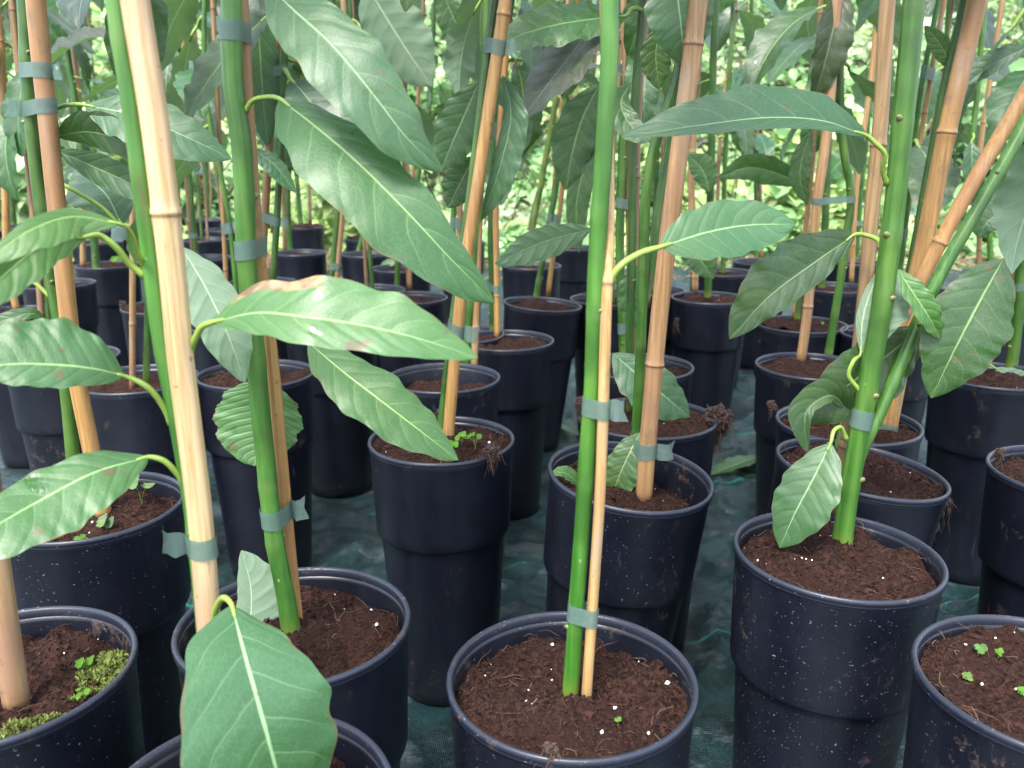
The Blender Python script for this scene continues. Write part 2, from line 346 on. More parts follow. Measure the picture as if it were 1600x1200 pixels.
def soil_height(x, y, seed, rough):
    r = math.hypot(x, y) / .08
    v = Vector((x * 28 + seed * 9.1, y * 28, seed * 3.3))
    h = .011 * noise.noise(v * .8) + rough * (.0085 * noise.noise(v * 2.3) + .0040 * abs(noise.noise(v * 6)) + .0014 * noise.noise(v * 14))
    return h + .004 * (1 - r * r)
def soil_mesh(seed, nr, na, rough=1., slope=(0, 0)):
    V = [(0, 0, soil_height(0, 0, seed, rough))]; Fc = []
    for i in range(1, nr + 1):
        r = .0795 * (i / nr) ** .8
        for k in range(na):
            a = 2 * math.pi * k / na; x, y = r * math.cos(a), r * math.sin(a)
            V.append((x, y, soil_height(x, y, seed, rough) + slope[0] * x + slope[1] * y))
    for k in range(na): Fc.append((0, 1 + k, 1 + (k + 1) % na))
    for i in range(nr - 1):
        for k in range(na):
            a, b = 1 + i * na + k, 1 + i * na + (k + 1) % na
            Fc.append((a, a + na, b + na, b))
    return make_mesh('soil', V, Fc, M['soil'])
SOIL_FAR = [soil_mesh(50 + i, 8, 20, .9) for i in range(4)]
SOIL_MID = [soil_mesh(70 + i, 18, 44, 1.) for i in range(5)]

def fibre(B, c, length, r, flat=.35, col=None, down=0., rnd=random, lim=None):
    a = rnd.uniform(0, 6.28); d = np.array((math.cos(a), math.sin(a), rnd.uniform(-.1, flat) - down)); d /= np.linalg.norm(d)
    bend = np.array((rnd.gauss(0, .5), rnd.gauss(0, .5), rnd.uniform(-.7, .2) - down * .5))
    pts = [np.asarray(c) + d * length * t + bend * length * t * t * .6 + np.array((rnd.gauss(0, .05), rnd.gauss(0, .05), rnd.gauss(0, .04))) * length for t in (0, .33, .66, 1)]
    if lim:
        for q in pts: q[:2] *= min(1, lim / max(math.hypot(q[0], q[1]), 1e-6))
    V, Fc, _ = tube(catmull(pts, 6), [r, r, r, r * .8, r * .7, r * .4], 3, False)
    B.add(V, Fc, col or random.choice([(.06, .03, .018), (.045, .022, .014), (.10, .055, .03), (.17, .105, .055)]))
def dress_soil(soil, seed, slope, dense, moss=False):
    rnd = random.Random(seed); fill = lambda r, a: (r * math.cos(a), r * math.sin(a))
    def pt(rr=None):
        r = .078 * math.sqrt(rnd.random()) if rr is None else rr; x, y = fill(r, rnd.uniform(0, 6.283))
        return np.array((x, y, soil_height(x, y, seed, 1.) + slope[0] * x + slope[1] * y))
    B = Batch()
    for _ in range(int(1100 * dense)):
        s = rnd.choice([.0007, .0011, .0016, .0022]); k = rnd.uniform(.7, 1.9)
        B.add(nugget(pt() + (0, 0, s * .2), s), OCTF, (.019 * k, .0090 * k, .0070 * k))
    for _ in range(int(26 * dense)):
        s = rnd.uniform(.0025, .005); k = rnd.uniform(.6, 1.5)
        B.add(nugget(pt() + (0, 0, s * .1), s, .45), OCTF, (.026 * k, .0115 * k, .0085 * k))
    o = B.build('soil_crumbs', M['crumb'], soil); o['kind'] = 'stuff'
    B = Batch()
    for _ in range(int(75 * dense)): fibre(B, pt() + (0, 0, .001), rnd.uniform(.005, .020), rnd.uniform(.00014, .00034), rnd=rnd, lim=.0775)
    for _ in range(int(16 * dense)): fibre(B, pt(.0765) + (0, 0, .002), rnd.uniform(.008, .022), .0003, 1., rnd=rnd, lim=.0775)
    o = B.build('root_fibres', M['fibre'], soil, True); o['kind'] = 'stuff'
    B = Batch()
    for _ in range(int(13 * dense)):
        s = rnd.choice([.0006, .0008, .001, .0013, .0021]); B.add(nugget(pt() + (0, 0, s * .5), s, .9), OCTF, (.75, .74, .70))
    o = B.build('perlite', M['perlite'], soil, True); o['kind'] = 'stuff'
    if moss:
        B = Batch()
        for _ in range(moss):
            a = rnd.uniform(-1.7, .9); r = .078 * math.sqrt(rnd.uniform(.35, 1)); x, y = fill(r, a)
            if noise.noise(Vector((x * 40, y * 40, seed))) < -.12: continue
            c = np.array((x, y, soil_height(x, y, seed, 1.))); hgt = rnd.uniform(.002, .006)
            for q in range(5):
                d = np.array((rnd.gauss(0, .5), rnd.gauss(0, .5), rnd.uniform(.2, 1))); d /= np.linalg.norm(d); e = c + d * hgt; w = np.cross(d, (rnd.gauss(0, 1), rnd.gauss(0, 1), .3)); w /= np.linalg.norm(w)
                k = rnd.uniform(.6, 1.3); B.add([c, e * .5 + c * .5 + w * .0008, e, e * .5 + c * .5 - w * .0008], [(0, 1, 2, 3)], (.17 * k, .21 * k, .055 * k))
        o = B.build('moss', M['moss'], soil); o['kind'] = 'stuff'
def seedling(soil, x, y, z, h, n, size, col=(.075, .17, .022)):
    """a small weed seedling: thin stalks, each with a round notched leaf"""
    B = Batch()
    for i in range(n):
        a = 2 * math.pi * (i + random.random() * .5) / n; d = np.array((math.cos(a), math.sin(a), 0))
        top = np.array((x, y, z)) + d * h * random.uniform(.2, .6) + (0, 0, h * random.uniform(.7, 1.1))
        V, Fc, _ = tube(catmull([(x, y, z - .002), (x + d[0] * h * .08, y + d[1] * h * .08, z + h * .5), top], 5), .00035, 4, False); B.add(V, Fc, (.16, .22, .06))
        nrm = np.array((random.gauss(0, .35), random.gauss(-.4, .3), 1)); nrm /= np.linalg.norm(nrm)
        e1 = np.cross(nrm, (0, 1, .2)); e1 /= np.linalg.norm(e1); e2 = np.cross(nrm, e1); N = 12
        V = [top]
        for k in range(N):
            t = 2 * math.pi * k / N; r = size * (1 + .14 * math.cos(3 * t)) * (.45 if k == 0 else 1)
            V.append(top + r * (math.cos(t) * e1 + math.sin(t) * e2) + nrm * size * .12 * math.cos(2 * t))
        B.add(V, [(0, 1 + k, 1 + (k + 1) % N) for k in range(N)], tuple(c * random.uniform(.8, 1.2) for c in col))
    return B.build('seedling', M['moss'], soil, True)

# ---------------------------------------------------------------- leaves
def profile(t, kind):
    if kind == 'round': return np.clip(np.sin(np.pi * np.clip(t, 0, 1) ** .95), 0, 1) ** .55
    f = t ** .78 * (1 - t) ** .74 * (1 - .25 * t ** 4); return f / .343
def leaf_mesh(mid, dirR, dirL, nrm, wR, wL, nv, kind='long', wave=.5, seed=0, curl=.0, mat=None, serr=0.):
    n = len(mid); t = np.linspace(0, 1, n); pr = profile(np.clip(t, .001, .999), kind); rs = np.random.default_rng(seed)
    ph = rs.uniform(0, 6.28, 4); k1, k2 = rs.uniform(3., 5.), rs.uniform(7, 11)
    V, uv = [], []
    js = np.linspace(-1, 1, 2 * nv + 1)
    for i in range(n):
        for j in js:
            a = abs(j); W = (wR if j > 0 else wL); D = dirR[i] if j > 0 else dirL[i]; N = nrm[i]
            wv = math.sin(k1 * 6.28 * t[i] + ph[0 if j > 0 else 1]) * .6 + math.sin(k2 * 6.28 * t[i] + ph[2 if j > 0 else 3]) * .4
            off = wave * W * .13 * a * a * wv * min(1, 6 * t[i]) * min(1, 5 * (1 - t[i]) + .2)
            u0 = t[i] - .10 * a - .09 * a * a; q = abs(((u0 * 7.2 + (.42 if j < 0 else 0)) % 1) - .5) * 2       # blade bulges between the side veins
            off += W * .014 * (1 - q ** 2 * 1.) * math.sin(math.pi * min(a * 1.1, 1)) - curl * W * a * a
            wig = 1 + .035 * math.sin(23 * t[i] + ph[1]) + .03 * math.sin(41 * t[i] + ph[2]) + serr * ((t[i] * 19) % 1 - .5)
            V.append(mid[i] + D * (a * W * pr[i] * wig) + N * off * pr[i] ** .5); uv.append((t[i], j * .5 + .5))
    m = 2 * nv + 1
    Fc = [(i * m + j, i * m + j + 1, (i + 1) * m + j + 1, (i + 1) * m + j) for i in range(n - 1) for j in range(m - 1)]
    me = make_mesh('leaf', V, Fc, mat or M['leaf'], uv)
    p = me.polygons[len(Fc) // 2]
    ref = nrm[n // 2]
    if Vector(p.normal).dot(Vector(ref)) < 0: me.flip_normals()
    return me
PET_COL = (.19, .29, .05)
def traced_leaf(root, o0, Y, p, w, up=25, fold=10, pet=None, flip=False, tint=(1, 1, 1), mat='leaf', kind='long', wave=.5, curl=.1, nv=7, n=40, petw=9, serr=0., label=None, name='leaf'):
    """p: midrib pixels with distance offsets from the stem's plane Y; w: apparent half widths (left, right of base->tip) in pixels"""
    pts = [at_y(x, y, Y + (d[0] if d else 0)) for x, y, *d in p]
    mid = catmull(pts, n); T = unit(np.gradient(mid, axis=0)); Vw = unit(CAM - mid)
    S = unit(np.cross(T, Vw)); Nn = unit(np.cross(S, T)); Nn = np.where((Nn * Vw).sum(1)[:, None] < 0, -Nn, Nn)
    sg = 1 if S[n // 2][2] > 0 else -1
    rR, rL = math.radians(fold - up * sg), math.radians(fold + up * sg)
    px = depth(mid[n // 2]) / F
    dR = S * math.cos(rR) + Nn * math.sin(rR); dL = -S * math.cos(rL) + Nn * math.sin(rL)
    nr = unit(np.cross(dR, T)); nr = np.where((nr * Nn).sum(1)[:, None] < 0, -nr, nr)
    me = leaf_mesh(mid - o0, dR, dL, nr, w[1] * px / math.cos(rR), w[0] * px / math.cos(rL), nv, kind, wave, random.randrange(10 ** 6), curl, M[mat], serr)
    if flip: me.flip_normals()
    o = link(name, me, root, tint)
    if label: o['label'] = label
    if pet:
        q = [at_y(x, y, Y + (d[0] if d else 0)) for x, y, *d in pet] + [pts[0], mid[3]]
        c = catmull(q, 18); r = petw * .5 * px * np.interp(np.linspace(0, 1, 18), [0, .12, .7, 1], [1.35, 1., .9, .45])
        V, Fc, _ = tube(c - o0, r, 8); B = Batch(); B.add(V, Fc, PET_COL); B.build('petiole', M['petiole'], o, True)
    return o
def proto_leaf(seed, droop, fold, wr, hi):
    n = 30 if hi else 16; s = np.linspace(0, 1, n); rs = random.Random(seed)
    ang = -droop * s ** 1.1 + .1; x = np.cumsum(np.cos(ang)) / n; z = np.cumsum(np.sin(ang)) / n
    y = .05 * np.sin(s * 3 + seed)
    mid = np.c_[x + .13, y, z + .035]; T = unit(np.gradient(mid, axis=0)); S = unit(np.cross(T, (0, 0, 1.)) + 1e-6); N = unit(np.cross(S, T))
    f = math.radians(fold)
    me = leaf_mesh(mid, S * math.cos(f) + N * math.sin(f), -S * math.cos(f) + N * math.sin(f), N, wr, wr, 5 if hi else 3, 'long', 1., seed, .1)
    V, Fc, _ = tube(catmull([(0, 0, 0), (.05, 0, .035), (.1, 0, .04), mid[0], mid[2]], 9), np.linspace(.02, .009, 9), 6)
    B = Batch(); B.add(V, Fc, PET_COL)
    return me, make_mesh('petiole', B.V, B.F, M['petiole'], cols=B.C)
PROTO = [proto_leaf(i, d, f, w, True) for i, (d, f, w) in enumerate([(.7, 12, .20), (1.0, 18, .22), (.4, 8, .19), (1.3, 14, .21), (.9, 25, .18), (.2, 10, .21)])]
def free_leaf(root, o0, pos, az, pitch, roll, size, tint):
    a, b = random.choice(PROTO); o = link('leaf', a, root, tint)
    o.matrix_local = Matrix.Translation(Vector(pos - o0)) @ Matrix.Rotation(az, 4, 'Z') @ Matrix.Rotation(-pitch, 4, 'Y') @ Matrix.Rotation(roll, 4, 'X') @ Matrix.Scale(size, 4)
    link('petiole', b, o)

# ---------------------------------------------------------------- ties, canes, stems
def at_row(P, r):
    rows = np.array([row(q) for q in P]); i = int(np.argmin(abs(rows - r))); return P[i], unit(P[min(i + 1, len(P) - 1)] - P[max(i - 1, 0)])
def tie(root, o0, A, ra, Bc, rb, r, h, flap=0):
    ca, ax = at_row(A, r); cb, _ = at_row(Bc, r)
    cb = cb + ax * ((ca - cb).dot(ax)); e1 = unit(np.cross(ax, (0, 1., 0))); e2 = np.cross(ax, e1); N = 30
    V, Fc = [], []
    if e1[0] < 0: e1, e2 = -e1, -e2
    out = []
    for k in range(N):
        th = 2 * math.pi * k / N; d = math.cos(th) * e1 + math.sin(th) * e2
        qa, qb = ca + d * (ra + .0009), cb + d * (rb + .0009); out.append((qa if qa.dot(d) > qb.dot(d) else qb, d))
    sk = random.uniform(-.25, .25)
    for lv, (z, e) in enumerate(((-.5, 0), (.0, -.0002), (.5, 0))):
        for q, d in out: V.append(q + ax * (h * z + sk * (q - ca).dot(e1)) + d * e)
    for l in range(2):
        for k in range(N): Fc.append((l * N + k, l * N + (k + 1) % N, (l + 1) * N + (k + 1) % N, (l + 1) * N + k))
    if flap:
        dirv = e1 * flap; q0 = max(out, key=lambda t: t[0].dot(dirv))[0]; toward = np.array((0, -1., 0)); o = len(V); L = h * random.uniform(.75, 1.15); rows_ = 5
        for i in range(rows_ + 1):
            s = i / rows_; c = q0 + dirv * (L * s - .001) + toward * (.5 * h * math.sin(s * 2.2)) + ax * (.25 * h * s * s * random.uniform(.5, 1.2) + sk * flap * L * s)
            for z in (-.5, 0, .5):
                V.append(c + ax * h * z * (1 + .25 * s) * random.uniform(.9, 1.1) + toward * (.0016 * math.sin(i * 1.9 + z * 4)) + (dirv * h * .3 * random.uniform(-1, .8) if i == rows_ else 0))
        for i in range(rows_):
            for j in range(2): Fc.append((o + i * 3 + j, o + i * 3 + j + 1, o + (i + 1) * 3 + j + 1, o + (i + 1) * 3 + j))
    link('tie', make_mesh('tie', np.array(V) - o0, Fc, M['tie']), root)
def polyline(pts, Y, extend_z, n):
    """pixels from the base upwards at the plane Y, carried on upwards past the frame"""
    P = [at_y(x, y, Y + (d[0] if d else 0)) for x, y, *d in pts]
    if P[-1][2] < extend_z:
        d = unit(P[-1] - P[-2]); d = unit(d + np.array((0, 0, .6))); k = (extend_z - P[-1][2]) / max(d[2], .3)
        P.append(P[-1] + d * k * .5 + np.array((random.gauss(0, .006), random.gauss(0, .006), 0))); P.append(P[-2] + d * k + np.array((random.gauss(0, .012), random.gauss(0, .012), 0)))
    return catmull(P, n)
def build_stem(root, o0, P, r0, tint, sides=14, buds=True):
    n = len(P); L = np.r_[0, np.cumsum(np.linalg.norm(np.diff(P, axis=0), axis=1))]
    R = r0 * np.interp(L, [0, .01, .05, .4, L[-1] + .5], [1.12, 1.08, 1.0, .97, .6]); s = random.uniform(.03, .09); k = []
    while s < L[-1] - .05: k.append(s); s += random.uniform(.045, .11)
    P = P.copy(); nd = np.zeros(n)
    for q in k:
        R = R * (1 + .06 * np.exp(-((L - q) / .005) ** 2)); a = random.uniform(0, 6.28); P += (np.clip((L - q) / .02, 0, 1) * np.exp(-np.clip(L - q, 0, 9) / .06) * r0 * .13)[:, None] * np.array((math.cos(a), math.sin(a), 0)); nd += .22 * np.exp(-((L - q) / .0030) ** 2)
    nd = list(np.repeat(np.clip(nd, 0, 1), sides))
    V, Fc, uv = tube(P - o0, R, sides)
    for q in k if buds else []:
        i = int(np.argmin(abs(L - q))); a = random.uniform(0, 6.28); d = np.array((math.cos(a), math.sin(a), .35)); c = P[i] - o0 + d * R[i] * .95; o = len(V)
        tip = c + d * r0 * .35
        V2, F2, uv2 = tube([c - d * r0 * .4, c, tip], [r0 * .42, r0 * .36, r0 * .14], 7)
        V += list(V2); nd += [1.] * len(V2); uv += [(.2, .5)] * len(V2); Fc += [tuple(x + o for x in f) for f in F2]
    return link('stem', make_mesh('stem', V, Fc, M['stem'], uv, attrs={'node': nd}), root, tint)
def build_cane(root, o0, P, r0, tint, sides=14, first=None, gap=.17):
    n = len(P); L = np.r_[0, np.cumsum(np.linalg.norm(np.diff(P, axis=0), axis=1))]
    s = random.uniform(.04, .14) if first is None else first; k = []
    while s < L[-1]: k.append(s); s += gap * random.uniform(.85, 1.15)
    LL = np.sort(np.r_[L, [q + e for q in k for e in (-.004, -.0022, -.001, 0, .001, .0022, .004, .007)]]); LL = LL[(LL >= 0) & (LL <= L[-1])]; LL = LL[np.r_[True, np.diff(LL) > 1e-5]]
    P = np.c_[[np.interp(LL, L, P[:, c]) for c in range(3)]].T
    R = np.full(len(LL), r0); nd = np.zeros(len(LL))
    for q in k:
        R *= 1 + .13 * np.exp(-((LL - q) / .0035) ** 2) - .10 * np.exp(-((LL - q + .0012) / .0009) ** 2); nd += np.exp(-((LL - q + .0012) / .0012) ** 2)
    V, Fc, uv = tube(P - o0, R, sides)
    return link('cane', make_mesh('cane', V, Fc, M['cane'], uv, attrs={'node': np.repeat(np.clip(nd, 0, 1), sides)}), root, tint)

def root_clump(root, o0, c, r, n, hang=.03, seed=0):
    rnd = random.Random(seed); B = Batch(); V, Fc = [], []; nl, na = 12, 16
    def surf(th, ph):                                         # a crumbly lump that thins out downwards
        d = np.array((math.sin(th) * math.cos(ph), math.sin(th) * math.sin(ph), math.cos(th))); w = Vector(d * 2.1) + Vector((seed, 0, 0))
        k = r * .72 * (1 + .55 * noise.noise(w) + .35 * noise.noise(w * 2.7) + .2 * noise.noise(w * 6)); low = max(0, -d[2])
        return c - o0 + d * k * np.array((1 - .35 * low, .75 - .3 * low, 1 + .9 * low))
    for i in range(nl + 1):
        for k in range(na): V.append(surf(math.pi * i / nl, 2 * math.pi * k / na))
    Fc = [(i * na + k, (i + 1) * na + k, (i + 1) * na + (k + 1) % na, i * na + (k + 1) % na) for i in range(nl) for k in range(na)]
    B.add(V, Fc, (.024, .0115, .008))
    for _ in range(n):
        q = surf(math.acos(rnd.uniform(-1, 1)), rnd.uniform(0, 6.28))
        if rnd.random() < .6: fibre(B, q, rnd.uniform(.004, hang * .45), rnd.uniform(.0002, .0005), .2, rnd.choice([(.06, .03, .018), (.04, .02, .013), (.09, .045, .028), (.12, .07, .04)]), down=rnd.uniform(.6, 3.0), rnd=rnd)
        for _k in range(6):
            k = rnd.uniform(.5, 1.9); B.add(nugget(surf(math.acos(rnd.uniform(-1, 1)), rnd.uniform(0, 6.28)), rnd.choice([.0006, .0009, .0013, .0019]), .8), OCTF, (.028 * k, .0135 * k, .0095 * k))
    o = B.build('root_clump', M['fibre'], root); o['kind'] = 'stuff'

PLANTS = []
def potted(rim, label, group='potted saplings standing on the weed fabric', detail=1, stem=None, sw=14, cane=None, cw=14, ties=(), leaves=(), tilt=(0, 0), fill=.018, slope=(0, 0),
           extend=1.25, extra=8, stem_tint=None, cane_tint=None, branch=None, weeds=(), moss=0, clumps=(), zlow=None, first=None, gap=.25, dense=1., lift=0., dirt=None):
    """one pot with its soil, sapling, cane and ties. rim: pixel of the rim's centre, or an (x, y) place in metres with 'm' in front"""
    if rim[0] == 'm':
        c = np.array((rim[1], rim[2], POT_H + g(rim[2])))
    else:
        z = POT_H
        for _ in range(8): c = at_z(rim[0], rim[1], z + lift); z = POT_H + g(c[1])
    tx, ty = math.radians(tilt[0]), math.radians(tilt[1])
    rot = Matrix.Rotation(ty, 3, 'Y') @ Matrix.Rotation(tx, 3, 'X')
    off = np.array(rot @ Vector((0, 0, POT_H)))
    rise = .058 * math.sin(max(abs(tx), abs(ty)))
    o0 = np.array((c[0] - off[0], c[1] - off[1], g(c[1]) + rise + lift)); POTS.append((o0[0], o0[1]))
    root = bpy.data.objects.new('potted_sapling', None); COL.objects.link(root); root.location = o0; root.empty_display_size = .1
    root['label'] = label; root['category'] = 'potted plant'; root['group'] = group
    pm, rm = POT_MESH[detail]; e = rot.to_euler()
    dirt = random.uniform(.1, .75) if dirt is None else dirt; pot = link('pot', pm, root, (dirt, 1, 1)); pot.rotation_euler = e; link('rim', rm, pot); pot.scale = (1 + random.uniform(-.012, .02), 1 + random.uniform(-.012, .02), 1)
    seed = len(PLANTS) + 3
    sm = soil_mesh(seed, 46, 110, 1., slope) if detail == 2 else (random.choice(SOIL_MID) if detail == 1 else random.choice(SOIL_FAR))
    soil = link('soil', sm, root); soil.rotation_euler = e; soil.location = rot @ Vector((0, 0, POT_H - fill))
    if detail == 2: dress_soil(soil, seed, slope, dense, moss)
    elif detail == 1 and dense:
        dress_soil(soil, 70 + SOIL_MID.index(sm), (0, 0), .3)
    for x, y, h, n, s, *cc in weeds: seedling(soil, x, y, soil_height(x, y, seed, 1.), h, n, s, *cc)
    sz = o0[2] + off[2] - fill - .004
    st = stem_tint or (random.uniform(.75, 1.15), random.uniform(.8, 1.1), random.uniform(.7, 1.1)); ct = cane_tint or random.choice([(1, 1, 1), (1.05, .95, .8), (.85, .75, .7), (1, .85, .7), (.8, .7, .68)])
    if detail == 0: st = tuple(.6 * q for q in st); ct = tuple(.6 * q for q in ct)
    sides = 16 if detail == 2 else 10
    if stem is None:                                          # nothing of its own shows clearly: an ordinary staked sapling
        a = random.uniform(0, 6.28); b0 = np.array((c[0] + .012 * math.cos(a), c[1] + .012 * math.sin(a), sz)); ln = np.array((random.gauss(0, .05), random.gauss(0, .04), 1.))
        hgt = extend - sz + random.uniform(-.1, .2); SP_ = catmull([b0 + ln * hgt * t + (np.array((random.gauss(0, .008), random.gauss(0, .008), 0)) if t else 0) for t in (0, .25, .5, .75, 1)], 40); rs = .0048; Yp = b0[1]
        b1 = np.array((c[0] - .012 * math.cos(a), c[1] - .012 * math.sin(a), sz)); top = SP_[30] + np.array((.012, .004, 0)); CP_ = catmull([b1, b1 * .5 + top * .5, top, top + (top - b1) * .2], 40); rc = .0045
    else:
        b = at_z(stem[0][0], stem[0][1], sz); Yp = b[1]
        SP_ = polyline(stem, Yp, extend, 150 if detail == 2 else 70); rs = sw * .5 * depth(SP_[len(SP_) // 4]) / F; CP_ = None
        if cane:
            Yc = min(max(at_z(cane[0][0], cane[0][1], sz)[1], Yp - .045), Yp + .045) if cane[0][1] > 340 else Yp + .01
            CP_ = polyline(cane, Yc, extend - .1, 70 if detail == 2 else 36); rc = cw * .5 * depth(CP_[len(CP_) // 4]) / F
    build_stem(root, o0, SP_, rs, st, sides, detail > 0)
    if branch is not None:
        bw, bp = branch; BP = polyline(bp, Yp, extend * .8, 50); build_stem(root, o0, BP, bw * .5 * depth(BP[10]) / F, st, sides).name = 'branch'
    if CP_ is not None:
        build_cane(root, o0, CP_, rc, ct, sides, first, gap)
        for t in ties: tie(root, o0, SP_, rs, CP_, rc, t[0], (t[2] if len(t) > 2 else 34) * depth(at_row(SP_, t[0])[0]) / F, t[1])
        if stem is None:
            for fz in (.25, .55): i = int(39 * fz); tie(root, o0, SP_, rs, CP_, rc, row(SP_[i]), .02, random.choice((-1, 0, 1)))
    for lf in leaves: traced_leaf(root, o0, Yp, **lf)
    zl = zlow if zlow is not None else .62
    if detail < 2: extra = int(extra * (2. if o0[0] < -.15 * o0[1] else 1.4)); zl = max(min(zl, .72), .66)
    for i in range(extra):                                    # the leaves higher up
        z = zl + (extend + .05 - zl) * (i + random.random()) / max(extra, 1); j = int(np.argmin(abs(SP_[:, 2] - z)))
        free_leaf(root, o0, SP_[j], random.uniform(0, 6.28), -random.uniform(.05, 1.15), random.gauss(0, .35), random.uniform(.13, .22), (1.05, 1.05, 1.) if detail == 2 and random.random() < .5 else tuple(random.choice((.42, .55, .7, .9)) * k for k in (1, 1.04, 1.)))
    for cl in clumps: root_clump(root, o0, at_y(cl[0], cl[1], c[1] + cl[2]), cl[3], cl[4], cl[5], seed)
    PLANTS.append(root); return root
# ================================================================== the plants, nearest first
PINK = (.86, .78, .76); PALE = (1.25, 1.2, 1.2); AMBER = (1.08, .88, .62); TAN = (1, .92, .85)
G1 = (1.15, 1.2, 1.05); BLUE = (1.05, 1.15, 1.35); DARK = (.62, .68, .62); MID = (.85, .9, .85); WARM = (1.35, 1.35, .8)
potted((893, 1055), 'potted sapling with straight bright green stem and thin pale cane, front centre pot', dirt=1., detail=2, sw=27, cw=18, extra=5, zlow=.9, dense=1.3, fill=.022,
    stem=[(890, 1100), (897, 1000), (905, 900), (915, 750), (925, 620), (929, 500), (936, 350), (945, 200), (952, 80), (952, 0)], stem_tint=(1, 1.15, 1), cane_tint=(1.15, 1.05, .9),
    cane=[(915, 1108), (925, 960), (938, 760), (944, 590), (948, 450, .004), (951, 370, .012), (951, 280, .021), (949, 150, .024), (946, 0, .026)], ties=[(637, 1, 30), (957, 0, 30)],
    leaves=[dict(p=[(1035, 385, .01), (1100, 364, .02), (1165, 352, .03), (1241, 350, .035)], w=(46, 44), up=18, fold=6, pet=[(950, 440, 0), (970, 415, 0), (1000, 396, .005)], petw=11, tint=(1.15, 1.25, 1.3), kind='round', wave=.3),
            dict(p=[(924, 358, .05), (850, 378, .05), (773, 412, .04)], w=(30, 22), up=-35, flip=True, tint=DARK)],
    clumps=[(860, 1172, -.080, .005, 30, .022)], weeds=[(.03, -.02, .004, 2, .0018)])
potted((1308, 862), 'potted sapling with thick forked green stem and small drooping leaf, right of centre', dirt=1.5, detail=2, sw=32, cw=22, extra=5, zlow=.9, tilt=(0, 1), fill=.016,
    stem=[(1313, 866), (1325, 780), (1340, 690), (1357, 600), (1378, 480), (1397, 340), (1410, 200), (1420, 90), (1428, 0)], stem_tint=(1.05, 1., .95), cane_tint=PINK,
    cane=[(1303, 800), (1322, 690), (1338, 580), (1352, 450), (1362, 330), (1375, 200), (1387, 0)], ties=[(655, 0, 30)],
    branch=(20, [(1332, 740, 0), (1352, 690, .002), (1372, 650, .005), (1395, 598, .01), (1460, 447, .02), (1542, 300, .03), (1600, 195, .04)]),
    leaves=[dict(p=[(1298, 692, -.02), (1272, 745, -.03), (1243, 800, -.035), (1218, 856, -.035)], w=(48, 42), up=12, fold=8, pet=[(1322, 686, -.005), (1312, 667, -.01), (1303, 673, -.015)], petw=7, tint=(1, 1.1, 1.15), wave=.3),
            dict(p=[(1345, 552, .012), (1347, 500, .02), (1362, 450, .03), (1378, 415, .04)], w=(10, 60), up=20, pet=[(1345, 612, 0), (1326, 583, 0), (1333, 565, 0)], petw=7, flip=True, tint=(1.3, 1.3, 1.6), wave=.2),
            dict(p=[(1357, 214, -.01), (1290, 190, -.03), (1200, 184, -.05), (1100, 195, -.06), (972, 214, -.06)], w=(16, 52), up=35, fold=12, pet=[(1386, 288, 0), (1379, 262, -.005), (1383, 240, -.01), (1370, 226, -.01)], petw=9, tint=(.95, 1.0, 1.25), wave=.4),
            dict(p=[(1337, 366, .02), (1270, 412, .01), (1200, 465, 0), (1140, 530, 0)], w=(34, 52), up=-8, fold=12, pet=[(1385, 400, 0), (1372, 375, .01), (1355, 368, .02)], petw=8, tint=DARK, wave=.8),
            dict(p=[(1402, 420, 0), (1425, 455, -.01), (1448, 490, -.015), (1470, 530, -.01)], w=(24, 14), up=25, fold=20, tint=(1.6, 1.6, .9), wave=.8),
            dict(p=[(1440, 512, .03), (1385, 556, .02), (1320, 605, .01), (1250, 660, .01)], w=(62, 42), up=-15, fold=5, tint=(.5, .5, .35), wave=.5),
            dict(p=[(1568, 404, .01), (1535, 462, 0), (1497, 535, -.01), (1455, 622, -.01)], w=(64, 54), up=-15, fold=6, tint=(.7, .75, .5), wave=.7),
            dict(p=[(1330, 650, .01), (1298, 618, 0), (1262, 640, -.01), (1262, 708, -.015)], w=(12, 26), up=-5, fold=30, tint=DARK, wave=.3)])
potted((3, 1045), 'potted sapling with pale thick cane and green moss on its soil, bottom left corner', dirt=1.3, detail=2, sw=24, cw=44, extra=3, zlow=.95, moss=1700, fill=.024, dense=.9,
    stem=[(-35, 1050), (-45, 900), (-58, 600), (-80, 300)], cane=[(28, 1112), (8, 980), (-8, 870), (-40, 600), (-85, 200)], cane_tint=(1.15, 1.05, 1.1), first=.3,
    weeds=[(.042, .030, .010, 2, .0040), (.055, -.005, .008, 3, .0026)])
